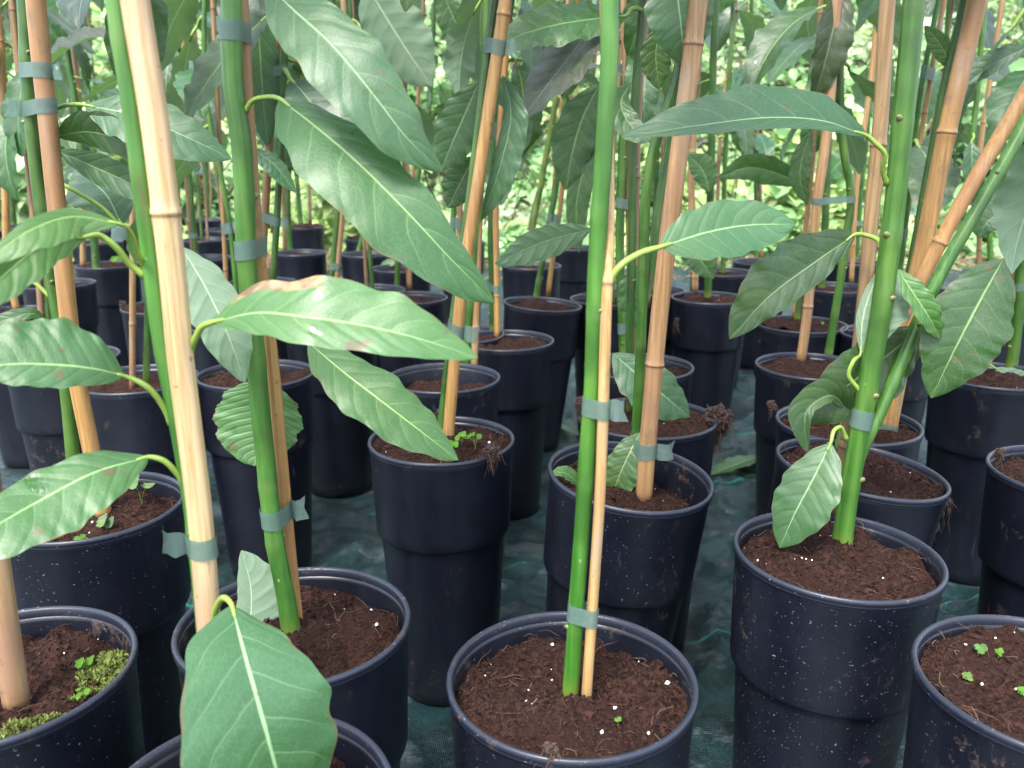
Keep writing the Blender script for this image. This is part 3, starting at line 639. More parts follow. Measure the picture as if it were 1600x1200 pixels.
potted((460, 968), 'potted sapling with kinked glossy stem bearing two long leaves, left of front centre', detail=2, sw=31, cw=20, extra=5, zlow=.95, fill=.020,
    stem=[(458, 1005), (445, 925), (430, 850), (411, 690), (397, 530), (385, 400), (379, 230), (365, 130), (360, 0)], stem_tint=(1.2, 1.15, 1.3), cane_tint=AMBER,
    cane=[(466, 985), (452, 850), (440, 720), (425, 560), (404, 390), (388, 200), (377, 0)], ties=[(395, 0, 30), (812, 1, 30), (52, 0, 30)], first=.30,
    leaves=[dict(p=[(436, 154, -.02), (490, 195, -.05), (560, 255, -.07), (640, 335, -.08), (705, 405, -.08), (773, 473, -.07)], w=(50, 72), up=22, fold=10, pet=[(383, 175, 0), (395, 157, -.005), (415, 152, -.01)], petw=9, tint=G1, wave=.5),
            dict(p=[(418, -25, -.03), (455, 12, -.05), (520, 72, -.07), (585, 150, -.08), (640, 220, -.08), (692, 268, -.07)], w=(58, 58), up=22, fold=6, tint=(1.05, 1.15, 1.35), wave=.5),
            dict(p=[(482, 535, -.01), (535, 580, -.03), (600, 630, -.045), (655, 672, -.05), (716, 719, -.05)], w=(46, 44), up=28, fold=6, tint=(1.2, 1.25, .95), wave=.7),
            dict(p=[(410, 596, .03), (405, 640, .03), (400, 690, .025), (398, 728, .02)], w=(66, 66), up=10, fold=4, kind='round', mat='leaf_round', tint=(1.25, 1.2, 1.15), wave=.25, serr=.05, label='round toothed leaf caught behind the stem'),
            dict(p=[(372, 1020, .0), (390, 970, .01), (392, 920, .02), (377, 860, .03)], w=(22, 48), up=5, fold=8, tint=(1.2, 1.2, 1.5), flip=True, wave=.3)])
potted((380, 1262), 'potted sapling with sunlit bamboo cane and huge hanging leaf, bottom edge left of centre', detail=2, sw=29, cw=39, extra=4, zlow=1.0, fill=.02,
    stem=[(338, 1210), (322, 1000), (302, 810), (274, 640), (257, 555), (243, 450), (226, 320), (211, 200), (180, 0)], stem_tint=(1.25, 1.3, 1.2), cane_tint=(1.6, 1.62, 1.75),  # cane tint: pale cream, raised further to paint in the blown-out light
    cane=[(350, 1215), (326, 970), (312, 800), (292, 640), (282, 560), (272, 450), (258, 320), (243, 200), (211, 0)], ties=[(842, -1, 34)], first=.345, gap=.30,
    leaves=[dict(p=[(362, 945, -.03), (384, 1030, -.06), (412, 1130, -.075), (438, 1230, -.075), (452, 1310, -.06)], w=(116, 112), up=22, fold=7, pet=[(331, 1000, 0), (338, 950, -.01), (350, 934, -.02)], petw=13, tint=(1.35, 1.4, 1.75), wave=.25, nv=9, n=54),
            dict(p=[(331, 504, -.01), (400, 489, -.02), (475, 495, -.03), (560, 507, -.03), (650, 528, -.03), (746, 559, -.025)], w=(72, 40), up=28, fold=9, pet=[(296, 552, 0), (306, 527, -.005), (316, 510, -.008)], petw=12, tint=(1.3, 1.35, 1.25), mat='leaf_dmg', wave=.3, nv=9, n=54),
            dict(p=[(196, 588, -.01), (150, 577, -.02), (80, 570, -.03), (0, 571, -.04), (-70, 590, -.05)], w=(34, 78), up=30, fold=8, pet=[(268, 662, 0), (255, 635, -.003), (228, 603, -.008)], petw=11, tint=G1, wave=.4, nv=9, n=50),
            dict(p=[(232, 714, -.01), (150, 737, -.03), (60, 783, -.05), (-20, 830, -.07), (-90, 880, -.08)], w=(62, 44), up=30, fold=8, pet=[(290, 762, 0), (275, 738, -.004), (252, 718, -.008)], petw=11, tint=(1.15, 1.3, 1.1), wave=.3, nv=9, n=50),
            dict(p=[(135, 370, -.02), (70, 382, -.04), (0, 435, -.06), (-70, 500, -.08)], w=(40, 34), up=-5, fold=25, pet=[(228, 432, 0), (205, 415, -.003), (180, 385, -.008), (155, 368, -.012)], petw=12, tint=WARM, wave=.3),
            dict(p=[(188, 350, -.03), (120, 338, -.04), (50, 358, -.06), (-30, 415, -.08)], w=(34, 16), up=30, fold=10, pet=[(226, 418, 0), (215, 395, -.01), (205, 365, -.02)], petw=9, tint=WARM, wave=.3),
            dict(p=[(225, 418, .0), (219, 385, .003), (224, 355, .006), (236, 334, .01)], w=(22, 14), up=0, fold=35, tint=(1.5, 1.4, 1.1), wave=.1),
            dict(p=[(283, 385, .10), (322, 450, .09), (355, 520, .08), (383, 598, .08)], w=(42, 40), up=15, fold=8, tint=BLUE, flip=True, wave=.5)],
    weeds=[(-.03, .05, .012, 3, .004)])
potted((1642, 1062), 'potted sapling in the bottom right corner, soil with tiny green weeds', dirt=1.1, detail=2, sw=24, cw=20, extra=3, zlow=.95, fill=.014,
    stem=[(1700, 1050), (1720, 800), (1745, 500)], cane=[(1720, 1060), (1742, 800), (1765, 500)],
    weeds=[(-.045, .02, .005, 3, .0026, (.09, .15, .04)), (-.03, .035, .006, 3, .003, (.08, .14, .04)), (-.02, -.002, .004, 3, .0026), (-.012, .04, .006, 3, .0022)])
potted((142, 786), 'potted sapling with amber cane, weeds in soil, left edge above the mossy pot', dirt=1.2, detail=2, sw=22, cw=27, extra=6, zlow=.85, fill=.022,
    stem=[(122, 800), (108, 640), (92, 500), (76, 400), (58, 260), (45, 130), (38, 0)], cane=[(164, 815), (140, 690), (120, 590), (96, 390), (76, 200), (56, 0)], cane_tint=AMBER, stem_tint=(.85, .8, .8),
    ties=[(112, 1, 22), (168, -1, 22)], first=.5,
    leaves=[dict(p=[(132, 164, -.02), (210, 180, -.03), (300, 218, -.035), (362, 248, -.03)], w=(38, 42), up=30, fold=8, pet=[(82, 172, 0), (105, 164, -.01)], petw=7, tint=BLUE, wave=.4),
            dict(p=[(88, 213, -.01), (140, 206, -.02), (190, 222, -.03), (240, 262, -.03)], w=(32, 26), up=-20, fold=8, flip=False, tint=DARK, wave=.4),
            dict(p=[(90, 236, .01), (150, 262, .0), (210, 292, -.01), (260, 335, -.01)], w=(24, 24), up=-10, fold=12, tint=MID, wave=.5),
            dict(p=[(190, 352, .02), (170, 310, .03), (140, 280, .05), (118, 262, .06)], w=(50, 40), up=20, fold=5, pet=[(85, 282, 0), (120, 300, .0), (160, 325, .01)], petw=7, tint=(.8, .95, 1.1), wave=.3),
            dict(p=[(75, 505, 0), (50, 490, -.01), (20, 496, -.02), (-40, 520, -.03)], w=(10, 12), up=20, pet=[(98, 525, 0), (90, 510, 0)], petw=6, tint=MID),
            dict(p=[(30, 438, 0), (10, 432, 0), (-40, 445, -.01)], w=(10, 12), up=20, pet=[(92, 478, 0), (72, 458, 0), (50, 440, 0)], petw=7, tint=MID)],
    weeds=[(.035, .03, .028, 3, .007, (.10, .16, .06)), (.03, -.035, .012, 3, .006, (.10, .16, .07)), (.06, .0, .006, 4, .003), (-.02, -.05, .006, 4, .003), (.012, -.048, .006, 5, .003), (-.045, -.03, .006, 4, .003)])
potted((985, 744), 'potted sapling with reddish thick cane and half-empty soil, directly behind the front centre pot', dirt=1., detail=2, sw=17, cw=28, extra=6, zlow=.85, tilt=(3, 5), fill=.034, slope=(-.16, 0),
    stem=[(985, 765), (993, 690), (999, 600), (1005, 440), (1010, 300), (1026, 215), (1056, 130), (1075, 0)], cane=[(1005, 786), (1015, 660), (1036, 440), (1061, 240), (1087, 40), (1092, 0)], cane_tint=(.98, .82, .78), stem_tint=(.85, .8, .7),
    ties=[(684, 1, 24)], first=.15, gap=.28, branch=(13, [(1008, 480, .005), (1016, 420, .012), (1030, 310, .02), (1050, 200, .03), (1062, 100, .03), (1068, 0, .03)]),
    leaves=[dict(p=[(1000, 676, -.01), (985, 705, -.02), (967, 745, -.025), (955, 778, -.025)], w=(34, 26), up=10, fold=14, tint=(1.2, 1.1, .8), wave=.7),
            dict(p=[(905, 760, -.04), (893, 745, -.045), (878, 738, -.05), (860, 742, -.055)], w=(8, 12), up=30, tint=(1.3, 1.3, .8), wave=.8),
            dict(p=[(1052, -70, -.02), (1058, -10, -.03), (1064, 40, -.035), (1068, 102, -.03)], w=(54, 50), up=8, fold=6, tint=(1, 1.15, 1.3), wave=.3),
            dict(p=[(1032, 40, .05), (1025, 80, .05), (1030, 140, .05)], w=(24, 24), up=0, tint=(.9, .9, .4)),
            dict(p=[(985, 130, .03), (970, 160, .02), (985, 195, .01), (1030, 220, 0)], w=(18, 22), up=20, tint=MID)])
potted((690, 684), 'potted sapling with slender amber cane, clover seedlings and a tuft of roots over the rim', detail=2, sw=15, cw=19, extra=6, zlow=.85, fill=.010,
    stem=[(688, 690), (698, 590), (714, 460), (738, 285), (757, 130), (768, 40), (773, 0)], cane=[(699, 696), (707, 600), (722, 450), (746, 290), (770, 130), (790, 0)], cane_tint=AMBER, stem_tint=(.8, .75, .7), ties=[(70, 1, 22), (515, 1, 22)], first=.22,
    leaves=[dict(p=[(785, 118, .02), (798, 170, .01), (784, 250, 0), (752, 345, 0)], w=(30, 14), up=10, fold=14, tint=(.9, 1.05, 1.2), wave=.9),
            dict(p=[(748, 128, .03), (730, 170, .03), (708, 220, .03), (688, 268, .03)], w=(38, 36), up=5, fold=8, tint=(.7, .8, .75), wave=.5),
            dict(p=[(742, 245, .06), (722, 280, .06), (700, 325, .06)], w=(30, 28), up=5, tint=(.6, .7, .6))],
    clumps=[(768, 705, -.07, .010, 90, .03), (690, 650, .07, .012, 40, .02)], weeds=[(.025, -.025, .014, 4, .0045), (.015, -.04, .010, 3, .004), (.04, -.02, .016, 4, .004)])
potted((1345, 735), 'tilted potted sapling with leaning orange cane, soil and roots spilling over its right rim', detail=2, sw=14, cw=22, extra=0, tilt=(0, 7), fill=.010,
    extend=.45, stem=[(1308, 715), (1318, 670), (1334, 620)], cane=[(1318, 712), (1345, 630), (1380, 560), (1432, 450), (1512, 300), (1600, 150), (1690, 0), (1780, -150)], cane_tint=(1.1, .85, .6), first=.25,
    clumps=[(1464, 780, -.02, .017, 150, .035)])
potted((1685, 737), 'potted sapling cut by the right edge with a curl of root on its rim', detail=1, sw=16, cw=16, extra=5, stem=[(1690, 740), (1715, 500), (1740, 250)], cane=[(1700, 745), (1728, 500), (1752, 250)], clumps=[(1562, 708, 0, .006, 30, .02)])
potted((1325, 658), 'potted sapling with tall amber cane, grey tie just above soil, behind the tilted pot', detail=2, sw=15, cw=27, extra=5, zlow=.85, fill=.014, dense=.6,
    stem=[(1375, 665), (1388, 600), (1405, 520), (1424, 420), (1450, 280), (1480, 120), (1508, 0)], cane=[(1386, 682), (1403, 590), (1418, 500), (1440, 400), (1482, 195), (1527, 0)], cane_tint=AMBER, stem_tint=(.6, .6, .5), ties=[(660, 0, 22)], first=.36,
    leaves=[dict(p=[(1485, 108, .0), (1475, 80, .0), (1462, 60, 0), (1445, 40, 0)], w=(16, 14), up=10, tint=MID)],
    clumps=[(1205, 632, 0, .006, 30, .02), (1375, 640, 0, .008, 25, .02)], weeds=[(-.055, .02, .008, 4, .005, (.25, .32, .04))])
potted((1012, 650), 'potted sapling with shaggy root clumps hanging on both sides of its rim', detail=1, sw=13, cw=12, extra=5, zlow=.8, fill=.012, dense=1,
    stem=[(985, 650), (985, 520), (988, 400), (990, 200), (1000, 60), (1005, 0)], cane=[(993, 640), (992, 500), (993, 350), (998, 150), (1010, 0)], cane_tint=PINK, stem_tint=(.5, .5, .5),
    clumps=[(1122, 655, -.01, .022, 170, .04), (908, 630, -.01, .011, 60, .02)],
    leaves=[dict(p=[(958, 552, -.03), (990, 580, -.04), (1030, 612, -.05), (1078, 652, -.05)], w=(36, 40), up=15, fold=10, tint=(.9, 1.0, 1.1), wave=.4),
            dict(p=[(995, 415, .0), (988, 445, 0), (990, 480, 0), (1000, 515, 0)], w=(22, 22), up=0, tint=(.7, .85, .85))])
potted((998, 570), 'potted sapling with a tied green stem, smooth rim, just left of the reddish cane', detail=1, sw=14, cw=12, extra=7, fill=.02,
    stem=[(975, 562), (972, 500), (969, 420), (970, 310), (975, 200), (985, 80), (990, 0)], cane=[(985, 560), (985, 450), (983, 300), (978, 100), (975, 0)], ties=[(516, 1, 17), (320, 0, 16)], stem_tint=(.85, .85, .7), cane_tint=PINK,
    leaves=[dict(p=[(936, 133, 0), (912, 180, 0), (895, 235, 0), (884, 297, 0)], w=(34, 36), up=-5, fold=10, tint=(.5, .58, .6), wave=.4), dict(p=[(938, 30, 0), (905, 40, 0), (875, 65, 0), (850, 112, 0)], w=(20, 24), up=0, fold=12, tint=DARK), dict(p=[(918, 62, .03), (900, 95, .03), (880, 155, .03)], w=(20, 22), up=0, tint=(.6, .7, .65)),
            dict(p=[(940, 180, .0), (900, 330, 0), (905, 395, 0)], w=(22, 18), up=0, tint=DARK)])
potted((693, 588), 'potted sapling with stout green stem behind the amber cane, soil sunk low in the pot', detail=1, sw=15, cw=12, extra=6, zlow=.8, fill=.03,
    stem=[(726, 590), (733, 500), (739, 440), (748, 300), (755, 150), (762, 0)], cane=[(740, 590), (744, 480), (750, 300), (768, 0)], stem_tint=(.7, .7, .6))
potted((790, 530), 'potted sapling with upright thin cane tied low, near the pale patch of fabric', detail=1, sw=10, cw=10, extra=6, zlow=.8, fill=.012,
    stem=[(770, 525), (768, 430), (767, 337), (775, 200), (790, 80), (800, 0)], cane=[(777, 535), (776, 430), (775, 315), (783, 180), (795, 0)], ties=[(445, 0, 12)], stem_tint=(.55, .6, .5), cane_tint=AMBER)
potted((848, 476), 'leaning potted sapling with green stem slanting right, tilted rim, centre of the bed', detail=1, sw=10, cw=8, extra=6, zlow=.8, tilt=(0, 4), fill=.012,
    stem=[(836, 474), (848, 405), (860, 340), (867, 300), (876, 220), (888, 100), (895, 0)], cane=[(856, 464), (862, 415), (872, 350), (880, 280), (890, 150), (900, 20)], ties=[(340, 0, 14)], cane_tint=AMBER, stem_tint=(.7, .7, .6))
potted((830, 414), 'potted sapling with brownish leaning stem, behind the leaning sapling', detail=1, sw=10, cw=6, extra=6, stem=[(826, 420), (830, 370), (845, 290), (870, 150), (895, 0)], cane=[(858, 420), (862, 330), (875, 180), (888, 0)], stem_tint=(1.3, .75, .8), dense=.5)
potted((1108, 464), 'potted sapling behind the reddish cane, with trailing roots on the pot wall', detail=1, sw=12, cw=11, extra=6, zlow=.75, fill=.012,
    stem=[(1106, 470), (1107, 420), (1110, 300), (1112, 200), (1120, 0)], cane=[(1086, 460), (1085, 400), (1080, 280), (1088, 150), (1098, 0)], cane_tint=PINK, stem_tint=(.5, .5, .45), clumps=[(1058, 500, -.06, .006, 30, .04)],
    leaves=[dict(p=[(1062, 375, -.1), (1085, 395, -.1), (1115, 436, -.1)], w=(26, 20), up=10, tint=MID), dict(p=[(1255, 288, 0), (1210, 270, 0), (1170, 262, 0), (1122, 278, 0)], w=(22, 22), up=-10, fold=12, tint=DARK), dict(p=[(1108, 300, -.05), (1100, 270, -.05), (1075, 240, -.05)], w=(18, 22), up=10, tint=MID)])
potted((1128, 424), 'potted sapling in the back row right of centre, thin stem, pale perlite on soil', detail=1, sw=8, cw=6, extra=6, stem=[(1130, 430), (1130, 380), (1135, 200), (1145, 0)], cane=[(1118, 425), (1120, 380), (1126, 200), (1150, 0)], dense=.5)
potted((1268, 570), 'potted sapling with spotted pale cane standing at the front of its soil, right middle', detail=1, sw=13, cw=16, extra=6, zlow=.8, fill=.012,
    stem=[(1293, 562), (1303, 500), (1313, 440), (1322, 370), (1329, 300), (1320, 250), (1313, 180), (1312, 90), (1318, 0)], cane=[(1250, 572), (1260, 500), (1268, 420), (1276, 320), (1290, 220), (1297, 150), (1308, 0)], cane_tint=(1, .85, .8), stem_tint=(.85, .85, .7), ties=[(318, 0, 10)],
    leaves=[dict(p=[(1268, 205, 0), (1255, 240, 0), (1250, 280, 0), (1262, 320, 0)], w=(16, 16), up=0, tint=DARK)])
potted((1252, 505), 'potted sapling with fluffy crumbly soil, behind the spotted pale cane', detail=1, sw=10, cw=9, extra=6, zlow=.75, fill=.006, stem=[(1245, 505), (1255, 430), (1280, 300), (1290, 150), (1292, 0)], cane=[(1240, 500), (1262, 330), (1271, 220), (1283, 0)], cane_tint=(.8, .65, .6), stem_tint=(.45, .5, .4), weeds=[(.04, .0, .006, 3, .003)])
potted((1305, 448), 'potted sapling with straight stem rising from dark soil, between two pale canes', detail=1, sw=12, cw=8, extra=5, stem=[(1283, 455), (1290, 330), (1296, 150), (1300, 0)], cane=[(1330, 445), (1338, 300), (1362, 110), (1372, 0)], stem_tint=(.6, .6, .45), dense=.5)
potted((1332, 408), 'potted sapling in the far right rows, tied thin cane leaning right', detail=0, sw=8, cw=7, extra=6, stem=[(1338, 412), (1345, 300), (1355, 200), (1368, 30)], cane=[(1328, 412), (1335, 310), (1365, 110), (1376, 10)], ties=[(347, 0, 8)], cane_tint=PINK)
potted((1550, 584), 'potted sapling with tied stout stem at the right edge, wilted pale leaf on its soil', detail=1, sw=18, cw=16, extra=6, zlow=.8, fill=.012, stem=[(1578, 584), (1590, 500), (1596, 420), (1600, 330), (1612, 150), (1620, 0)], cane=[(1562, 540), (1578, 460), (1590, 340), (1605, 200), (1630, 0)], cane_tint=(.75, .6, .55), stem_tint=(.65, .65, .5), ties=[(452, 0, 12)],
    leaves=[dict(p=[(1555, 575, -.02), (1590, 592, -.03), (1640, 605, -.03)], w=(16, 14), up=10, flip=True, pet=[(1525, 558, -.01), (1540, 566, -.015)], petw=4, tint=(1.2, 1.2, 1.4)),
            dict(p=[(1600, 318, -.1), (1570, 330, -.1), (1540, 350, -.1), (1530, 372, -.1)], w=(26, 36), up=10, tint=MID), dict(p=[(1610, 72, 0), (1575, 88, 0), (1545, 105, 0), (1505, 135, 0)], w=(14, 20), up=10, tint=(.7, .8, 1))])
potted((1560, 490), 'potted sapling in shadow behind the right edge, thin cane crossing the large dark leaf', detail=1, sw=9, cw=8, extra=6, stem=[(1545, 490), (1543, 350), (1515, 270), (1525, 170), (1540, 0)], cane=[(1530, 485), (1530, 360), (1530, 250), (1550, 110), (1567, 0)], dense=.5)
potted((400, 582), 'potted sapling with two thin canes close together, behind the kinked glossy stem', detail=1, sw=11, cw=13, extra=6, zlow=.78, fill=.012, stem=[(418, 575), (427, 430), (438, 250), (447, 0)], cane=[(398, 572), (410, 400), (419, 250), (433, 0)], cane_tint=AMBER, stem_tint=(.7, .7, .5), ties=[(112, 0, 16), (342, 1, 14)],
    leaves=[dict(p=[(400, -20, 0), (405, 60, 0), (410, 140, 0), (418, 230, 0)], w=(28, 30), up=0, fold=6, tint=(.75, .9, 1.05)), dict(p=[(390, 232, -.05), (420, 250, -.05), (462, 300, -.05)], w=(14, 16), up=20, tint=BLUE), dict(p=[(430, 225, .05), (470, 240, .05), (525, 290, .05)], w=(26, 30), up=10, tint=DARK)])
potted((255, 478), 'potted sapling with a furry root edge and one weed, behind the sunlit cane', detail=1, sw=9, cw=8, extra=6, zlow=.72, fill=.012, clumps=[(192, 476, 0, .01, 50, .02)], stem=[(262, 478), (268, 350), (276, 150), (280, 0)], cane=[(272, 475), (276, 350), (283, 150), (290, 0)], stem_tint=(.6, .6, .5), weeds=[(-.02, 0, .008, 3, .004)])
potted((168, 413), 'potted sapling on the left with leafy weed at its rim, behind the amber cane', detail=1, sw=11, cw=9, extra=6, zlow=.72, fill=.01, stem=[(151, 424), (147, 380), (140, 330), (120, 175), (105, 80), (93, 0)], cane=[(130, 420), (128, 300), (124, 170), (116, 80), (108, 0)], cane_tint=PINK, weeds=[(.035, -.02, .02, 2, .012)])
potted((20, 488), 'potted sapling at the left edge, short amber cane with white grains on soil', detail=1, sw=10, cw=11, extra=6, zlow=.75, fill=.012, stem=[(-5, 485), (-8, 350), (-5, 100)], cane=[(28, 492), (16, 440), (8, 300), (0, 60)], cane_tint=AMBER)
potted((98, 556), 'potted sapling mostly hidden by the broad left leaf, rim edge showing', detail=1, sw=10, cw=10, extra=5, zlow=.8, stem=[(80, 550), (70, 400), (50, 200), (30, 0)], cane=[(68, 550), (58, 400), (38, 200), (18, 0)], stem_tint=(.5, .5, .4))
potted((40, 352), 'potted sapling in the far left row with a dark tied stem', detail=0, sw=9, cw=7, extra=6, zlow=.7, stem=[(22, 355), (14, 250), (5, 100), (0, 0)], cane=[(16, 355), (10, 250), (2, 0)])
potted((320, 343), 'far potted sapling beside the pile of dry twigs, left of the kinked stem', detail=0, sw=7, cw=6, extra=6, zlow=.7, stem=[(325, 345), (322, 200), (330, 50), (335, 0)], cane=[(312, 345), (308, 200), (300, 0)])
potted((318, 402), 'potted sapling with cane and stem tied close together, below the twig pile', detail=0, sw=8, cw=7, extra=6, zlow=.72, stem=[(308, 410), (302, 340), (290, 200), (283, 0)], cane=[(302, 402), (297, 350), (285, 200), (272, 0)], cane_tint=TAN, ties=[(368, 0, 8), (122, 0, 10)])
potted((476, 354), 'far potted sapling with heaped soil, seen between canes left of centre', detail=0, sw=8, cw=6, extra=6, zlow=.7, fill=-.002, stem=[(470, 352), (462, 250), (455, 100), (450, 0)], cane=[(485, 350), (480, 200), (470, 0)])
potted((468, 394), 'potted sapling just in front of the heaped soil pot left of centre', detail=0, sw=9, cw=7, extra=6, zlow=.7, stem=[(454, 398), (450, 330), (455, 200), (460, 0)], cane=[(445, 396), (443, 300), (440, 0)])
potted((575, 372), 'far potted sapling with mounded soil beyond the long hanging leaf', detail=0, sw=7, cw=5, extra=6, zlow=.7, fill=-.004, stem=[(585, 370), (583, 250), (590, 70), (592, 0)], cane=[(580, 370), (578, 250), (583, 0)])
potted((574, 396), 'potted sapling with stem and cane crossing at the soil, beyond the long hanging leaf', detail=0, sw=9, cw=7, extra=6, zlow=.72, stem=[(560, 398), (572, 345), (585, 250), (600, 0)], cane=[(573, 398), (578, 350), (570, 200), (560, 0)])
potted((627, 418), 'potted sapling with a fallen pale leaf on its rim, under the long hanging leaf', detail=0, sw=8, cw=6, extra=6, zlow=.72, stem=[(640, 420), (650, 300), (672, 150), (680, 0)], cane=[(630, 420), (645, 280), (662, 0)],
    leaves=[dict(p=[(594, 415, -.06), (610, 410, -.06), (622, 410, -.06)], w=(6, 6), up=20, tint=(1.3, 1.4, 1.1), n=12, nv=3)])
potted((640, 464), 'potted sapling with reddish cane between the two longest leaves', detail=1, sw=9, cw=9, extra=6, zlow=.75, stem=[(620, 458), (622, 390), (621, 235), (615, 100), (608, 0)], cane=[(640, 455), (637, 390), (632, 240), (628, 0)], cane_tint=(.85, .65, .6), stem_tint=(.6, .6, .5))
potted((518, 512), 'potted sapling with a tied stem rising behind the scorched leaf', detail=1, sw=11, cw=9, extra=6, zlow=.75, stem=[(510, 512), (522, 400), (530, 300), (528, 150), (520, 0)], cane=[(519, 512), (529, 400), (536, 310), (537, 150), (536, 0)], cane_tint=TAN, stem_tint=(.65, .65, .5), ties=[(414, 0, 11)],
    leaves=[dict(p=[(572, -25, -.15), (605, 30, -.15), (640, 85, -.15), (675, 135, -.15)], w=(50, 52), up=0, fold=5, flip=True, tint=(1, 1, 1)), dict(p=[(690, -20, 0), (705, 20, 0), (725, 60, 0), (738, 105, 0)], w=(22, 28), up=0, tint=DARK)])
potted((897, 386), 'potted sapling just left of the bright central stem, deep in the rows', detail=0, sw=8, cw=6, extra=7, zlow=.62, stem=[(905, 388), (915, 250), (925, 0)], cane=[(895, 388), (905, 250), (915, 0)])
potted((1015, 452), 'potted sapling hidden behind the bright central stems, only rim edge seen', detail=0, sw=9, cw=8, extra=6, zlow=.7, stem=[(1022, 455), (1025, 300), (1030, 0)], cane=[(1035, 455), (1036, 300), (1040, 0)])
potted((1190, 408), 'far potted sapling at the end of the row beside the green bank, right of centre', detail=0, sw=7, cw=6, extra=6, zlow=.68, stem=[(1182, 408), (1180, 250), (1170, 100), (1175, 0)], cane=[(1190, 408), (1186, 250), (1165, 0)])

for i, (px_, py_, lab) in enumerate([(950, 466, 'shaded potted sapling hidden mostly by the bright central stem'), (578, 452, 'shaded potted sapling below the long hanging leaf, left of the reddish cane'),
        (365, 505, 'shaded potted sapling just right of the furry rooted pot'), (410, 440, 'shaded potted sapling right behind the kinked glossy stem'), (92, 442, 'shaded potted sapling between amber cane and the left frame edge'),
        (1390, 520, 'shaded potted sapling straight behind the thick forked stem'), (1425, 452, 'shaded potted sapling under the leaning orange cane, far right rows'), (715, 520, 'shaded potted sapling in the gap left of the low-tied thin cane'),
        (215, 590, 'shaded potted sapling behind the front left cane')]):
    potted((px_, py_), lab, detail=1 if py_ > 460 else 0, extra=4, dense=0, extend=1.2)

# the far rows, seen only in gaps between the nearer plants
rank = {}
def far_plant(x, y):
    if any((x - a) ** 2 + (y - b) ** 2 < .20 ** 2 for a, b in POTS): return
    side = 'left' if x < -.15 else 'right' if x > .15 else 'middle'
    FAR.append((x, y, side))
FAR = []
for yy in (3.1, 3.6):
    for k in range(-5, 5):
        x = k * .42 + random.uniform(-.08, .08) + (.2 if yy in (3.1, 3.9) else 0)
        lim = .60 * yy
        if abs(x) < lim and x < -.12: far_plant(x, yy + random.uniform(-.08, .08))
ORD = ['first', 'second', 'third', 'fourth', 'fifth', 'sixth', 'seventh', 'eighth', 'ninth', 'tenth', 'eleventh', 'twelfth', 'thirteenth', 'fourteenth', 'fifteenth', 'sixteenth', 'seventeenth', 'eighteenth', 'nineteenth', 'twentieth']
FAR.sort(key=lambda t: t[0] / t[1])
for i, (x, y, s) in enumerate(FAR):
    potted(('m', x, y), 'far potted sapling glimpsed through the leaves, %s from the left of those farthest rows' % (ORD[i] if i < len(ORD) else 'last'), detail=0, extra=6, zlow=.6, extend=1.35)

# two loose leaves lying on the fabric
def fallen(p, w, label, tint):
    mid = [at_z(x, y, g(1.0) + z) for x, y, z in p]; o0 = mid[0].copy(); Y = 0
    m = catmull(mid, 24); T = unit(np.gradient(m, axis=0)); S = unit(np.cross(T, (0, 0, 1.))); N = unit(np.cross(S, T)); f = .3
    o = link('fallen_leaf', leaf_mesh(m - o0, S * math.cos(f) + N * math.sin(f), -S * math.cos(f) + N * math.sin(f), N, w, w, 5, 'long', .6, 4, .1), None, tint); o.location = o0
    o['label'] = label; o['category'] = 'leaf'; o['group'] = 'fallen leaves on the fabric'
fallen([(1108, 742, .012), (1140, 730, .02), (1190, 712, .012)], .028, 'dark green fallen leaf on the fabric between two pots right of centre', (.7, .8, .7))
fallen([(862, 652, .01), (880, 664, .02), (905, 680, .012)], .028, 'pale green fallen leaf on the fabric left of the bright central stem', (1.1, 1.2, 1.3))

# ================================================================== the setting
def fabric():
    xs = np.r_[np.linspace(-3.2, -1.05, 30), np.linspace(-1, 1, 170), np.linspace(1.05, 3.2, 30)]; ys = np.r_[np.linspace(-1.2, .15, 20), np.linspace(.2, 2.0, 170), np.linspace(2.05, 4.7, 60)]
    pots = np.array(POTS); V = []
    for j, y in enumerate(ys):
        for i, x in enumerate(xs):
            d = math.sqrt(((pots - (x, y)) ** 2).sum(1).min()); k = min(max((d - .062) / .05, 0), 1)
            v = Vector((x * 5, y * 5, 1.7)); h = .016 * (1 - abs(noise.noise(v * 1.3) * 2)) ** 3 + .010 * noise.noise(v * 2.4) + .013 * max(0, 1 - abs(noise.noise(v * 3.1 + Vector((3, 1, 0))) * 3)) ** 2 + .005 * noise.noise(v * 7)
            z = g(y) - .0015 + k * max(-.014, min(h, .026))
            if i in (0, len(xs) - 1) or j in (0, len(ys) - 1): z = -.13
            V.append((x, y, z))
    n = len(xs); V = np.array(V); Fc = np.array([(j * n + i, j * n + i + 1, (j + 1) * n + i + 1, (j + 1) * n + i) for j in range(len(ys) - 1) for i in range(n - 1)])
    o = link('weed_fabric', fast_mesh('weed_fabric', V, Fc, M['fabric'], smooth=True)); o['kind'] = 'structure'
fabric()
o = link('ground', make_mesh('ground', [(-150, -150, -.12), (150, -150, -.12), (150, 150, -.12), (-150, 150, -.12)], [(0, 1, 2, 3)], M['earth'])); o['kind'] = 'structure'
def bank_z(x, y):
    s = np.maximum(0, y - 4.75 - .15 * np.sin(x * 1.3)); return -.125 + .10 * np.minimum(1, s * 4) + .42 * s * s / (s + 1.2) + .10 * np.sin(x * 1.7 + y) * np.minimum(s, 1) + .06 * np.sin(x * 4.1 - y * 2.2) * np.minimum(s, 1)
xs = np.linspace(-16, 16, 110); ys = np.linspace(4.6, 18, 70); X, Y = np.meshgrid(xs, ys); Z = bank_z(X, Y)
Fc = np.array([(j * 110 + i, j * 110 + i + 1, (j + 1) * 110 + i + 1, (j + 1) * 110 + i) for j in range(69) for i in range(109)])
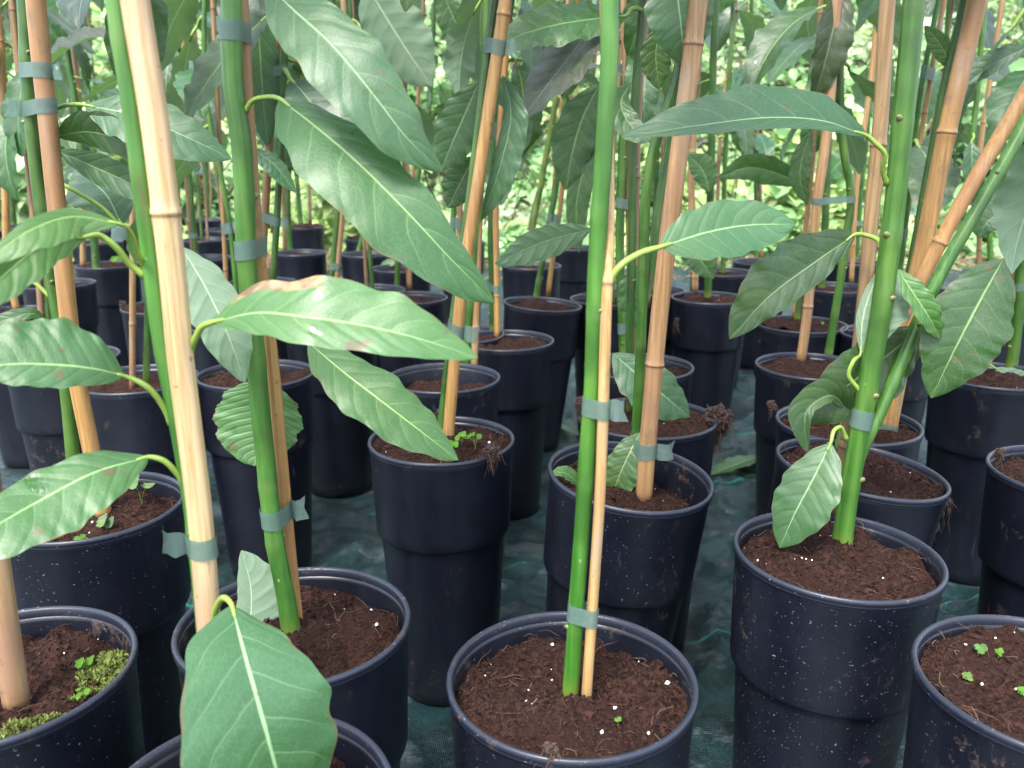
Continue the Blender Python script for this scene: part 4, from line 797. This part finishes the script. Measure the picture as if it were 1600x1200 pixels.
o = link('bank', fast_mesh('bank', np.c_[X.ravel(), Y.ravel(), Z.ravel()], Fc, M['bank'], smooth=True)); o['kind'] = 'structure'
def undergrowth(n):
    y = 4.75 + 8.0 * RNG.random(n) ** 1.5; x = (RNG.random(n) * 2 - 1) * (.78 * y + .8)
    cl = .5 + .5 * np.sin(x * 2.9 + 1.3 * np.sin(y * 1.9)) * np.sin(y * 2.3 + 1.1 * np.sin(x * 1.7 + 2))
    keep = RNG.random(n) < .25 + .75 * np.clip(cl * 1.4, 0, 1); x, y, cl = x[keep], y[keep], cl[keep]; n = len(x); hgt = RNG.random(n) ** .9 * (.08 + 1.0 * cl ** 3); P = np.c_[x, y, bank_z(x, y) + hgt + .02]
    size = .022 + .060 * RNG.random(n) ** 2.2; size *= 1 + .6 * (cl > .8)
    N = unit(np.c_[RNG.normal(0, .55, n), RNG.normal(-.45, .45, n), np.ones(n) * .75]); a = RNG.normal(size=(n, 3)); A = unit(a - N * (a * N).sum(1)[:, None]); Bv = np.cross(N, A)
    s = size[:, None]; w = (.5 + .45 * RNG.random(n))[:, None]
    cu = RNG.uniform(-.1, .35, n)[:, None]
    V = np.stack([P - A * s, P - A * s * .45 + Bv * s * w * .8 + N * s * .18, P + A * s * .25 + Bv * s * w * .75 + N * s * .12, P + A * s - N * s * cu, P + A * s * .25 - Bv * s * w * .75 + N * s * .12, P - A * s * .45 - Bv * s * w * .8 + N * s * .18], 1).reshape(-1, 3)
    b = np.arange(n) * 6; Fc = np.concatenate([np.c_[b, b + 3, b + 2, b + 1], np.c_[b, b + 5, b + 4, b + 3]])
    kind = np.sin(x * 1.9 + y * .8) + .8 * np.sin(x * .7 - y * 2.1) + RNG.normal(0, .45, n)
    c = np.where(kind[:, None] > .2, np.array((.46, .63, .24)), np.array((.27, .48, .19))); c = np.where((RNG.random(n) < .10)[:, None], np.array((.48, .54, .28)), c)  # greens raised to paint the bank's overexposed brightness into the leaves
    deep = np.sin(x * 3.1 + 2 * np.sin(y * 1.3)) * np.sin(y * 2.9 + 1.7 * np.sin(x * 1.1)) + RNG.normal(0, .25, n); c = np.where((deep > .62)[:, None], np.array((.09, .20, .07)), c); c = np.where((deep < -.7)[:, None], np.array((.55, .68, .40)), c)  # dark patches paint shaded gaps into the leaf colour, near-white ones sky gaps
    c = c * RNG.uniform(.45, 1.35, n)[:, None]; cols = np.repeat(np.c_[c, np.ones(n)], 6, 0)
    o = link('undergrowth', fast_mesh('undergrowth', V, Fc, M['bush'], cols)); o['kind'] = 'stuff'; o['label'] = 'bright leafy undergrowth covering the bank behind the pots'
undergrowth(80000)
def litter(n):
    B = Batch()
    for _ in range(n):
        x, y = random.uniform(-2.8, 2.6), random.uniform(4.1, 5.1)
        if random.random() < .25: x, y = random.gauss(-1.35, .18), random.gauss(4.5, .12)
        L = random.uniform(.04, .22); a = random.uniform(0, 6.28); z = float(bank_z(np.float64(x), np.float64(y))) + .13 * (y < 4.75) + random.uniform(.005, .08)
        p0 = np.array((x, y, max(z, .01))); p1 = p0 + np.array((math.cos(a) * L, math.sin(a) * L, random.uniform(-.02, .07)))
        V, Fc, _ = tube([p0, p0 * .5 + p1 * .5 + (0, 0, .008), p1], random.uniform(.001, .0035), 4); B.add(V, Fc, random.choice([(.30, .20, .11), (.16, .09, .06), (.42, .33, .2), (.22, .11, .08)]))
    o = B.build('twig_litter', M['litter'], None); o['kind'] = 'stuff'; o['label'] = 'dry twigs and straw strewn along the foot of the bank'
litter(900)

def twigs(n):
    B = Batch()
    for _ in range(n):
        y = random.uniform(4.9, 9); x = random.uniform(-.75, .75) * y; z = float(bank_z(np.float64(x), np.float64(y))); L = random.uniform(.4, 1.5); a = random.uniform(0, 6.28)
        d = np.array((math.cos(a), math.sin(a) * .5, random.uniform(.5, 1.6))); d /= np.linalg.norm(d); p = np.array((x, y, z - .02))
        V, Fc, _ = tube(catmull([p, p + d * L * .5 + (0, 0, .05), p + d * L + (random.gauss(0, .15), random.gauss(0, .1), -.1 * L)], 7), np.linspace(.010, .003, 7) * random.uniform(.5, 1.1), 5); B.add(V, Fc, random.choice([(.07, .045, .03), (.12, .08, .05), (.05, .06, .03)]))
    o = B.build('bank_twigs', M['litter'], None, True); o['kind'] = 'stuff'; o['label'] = 'thin brown twigs rising through the leafy bank'
twigs(260)
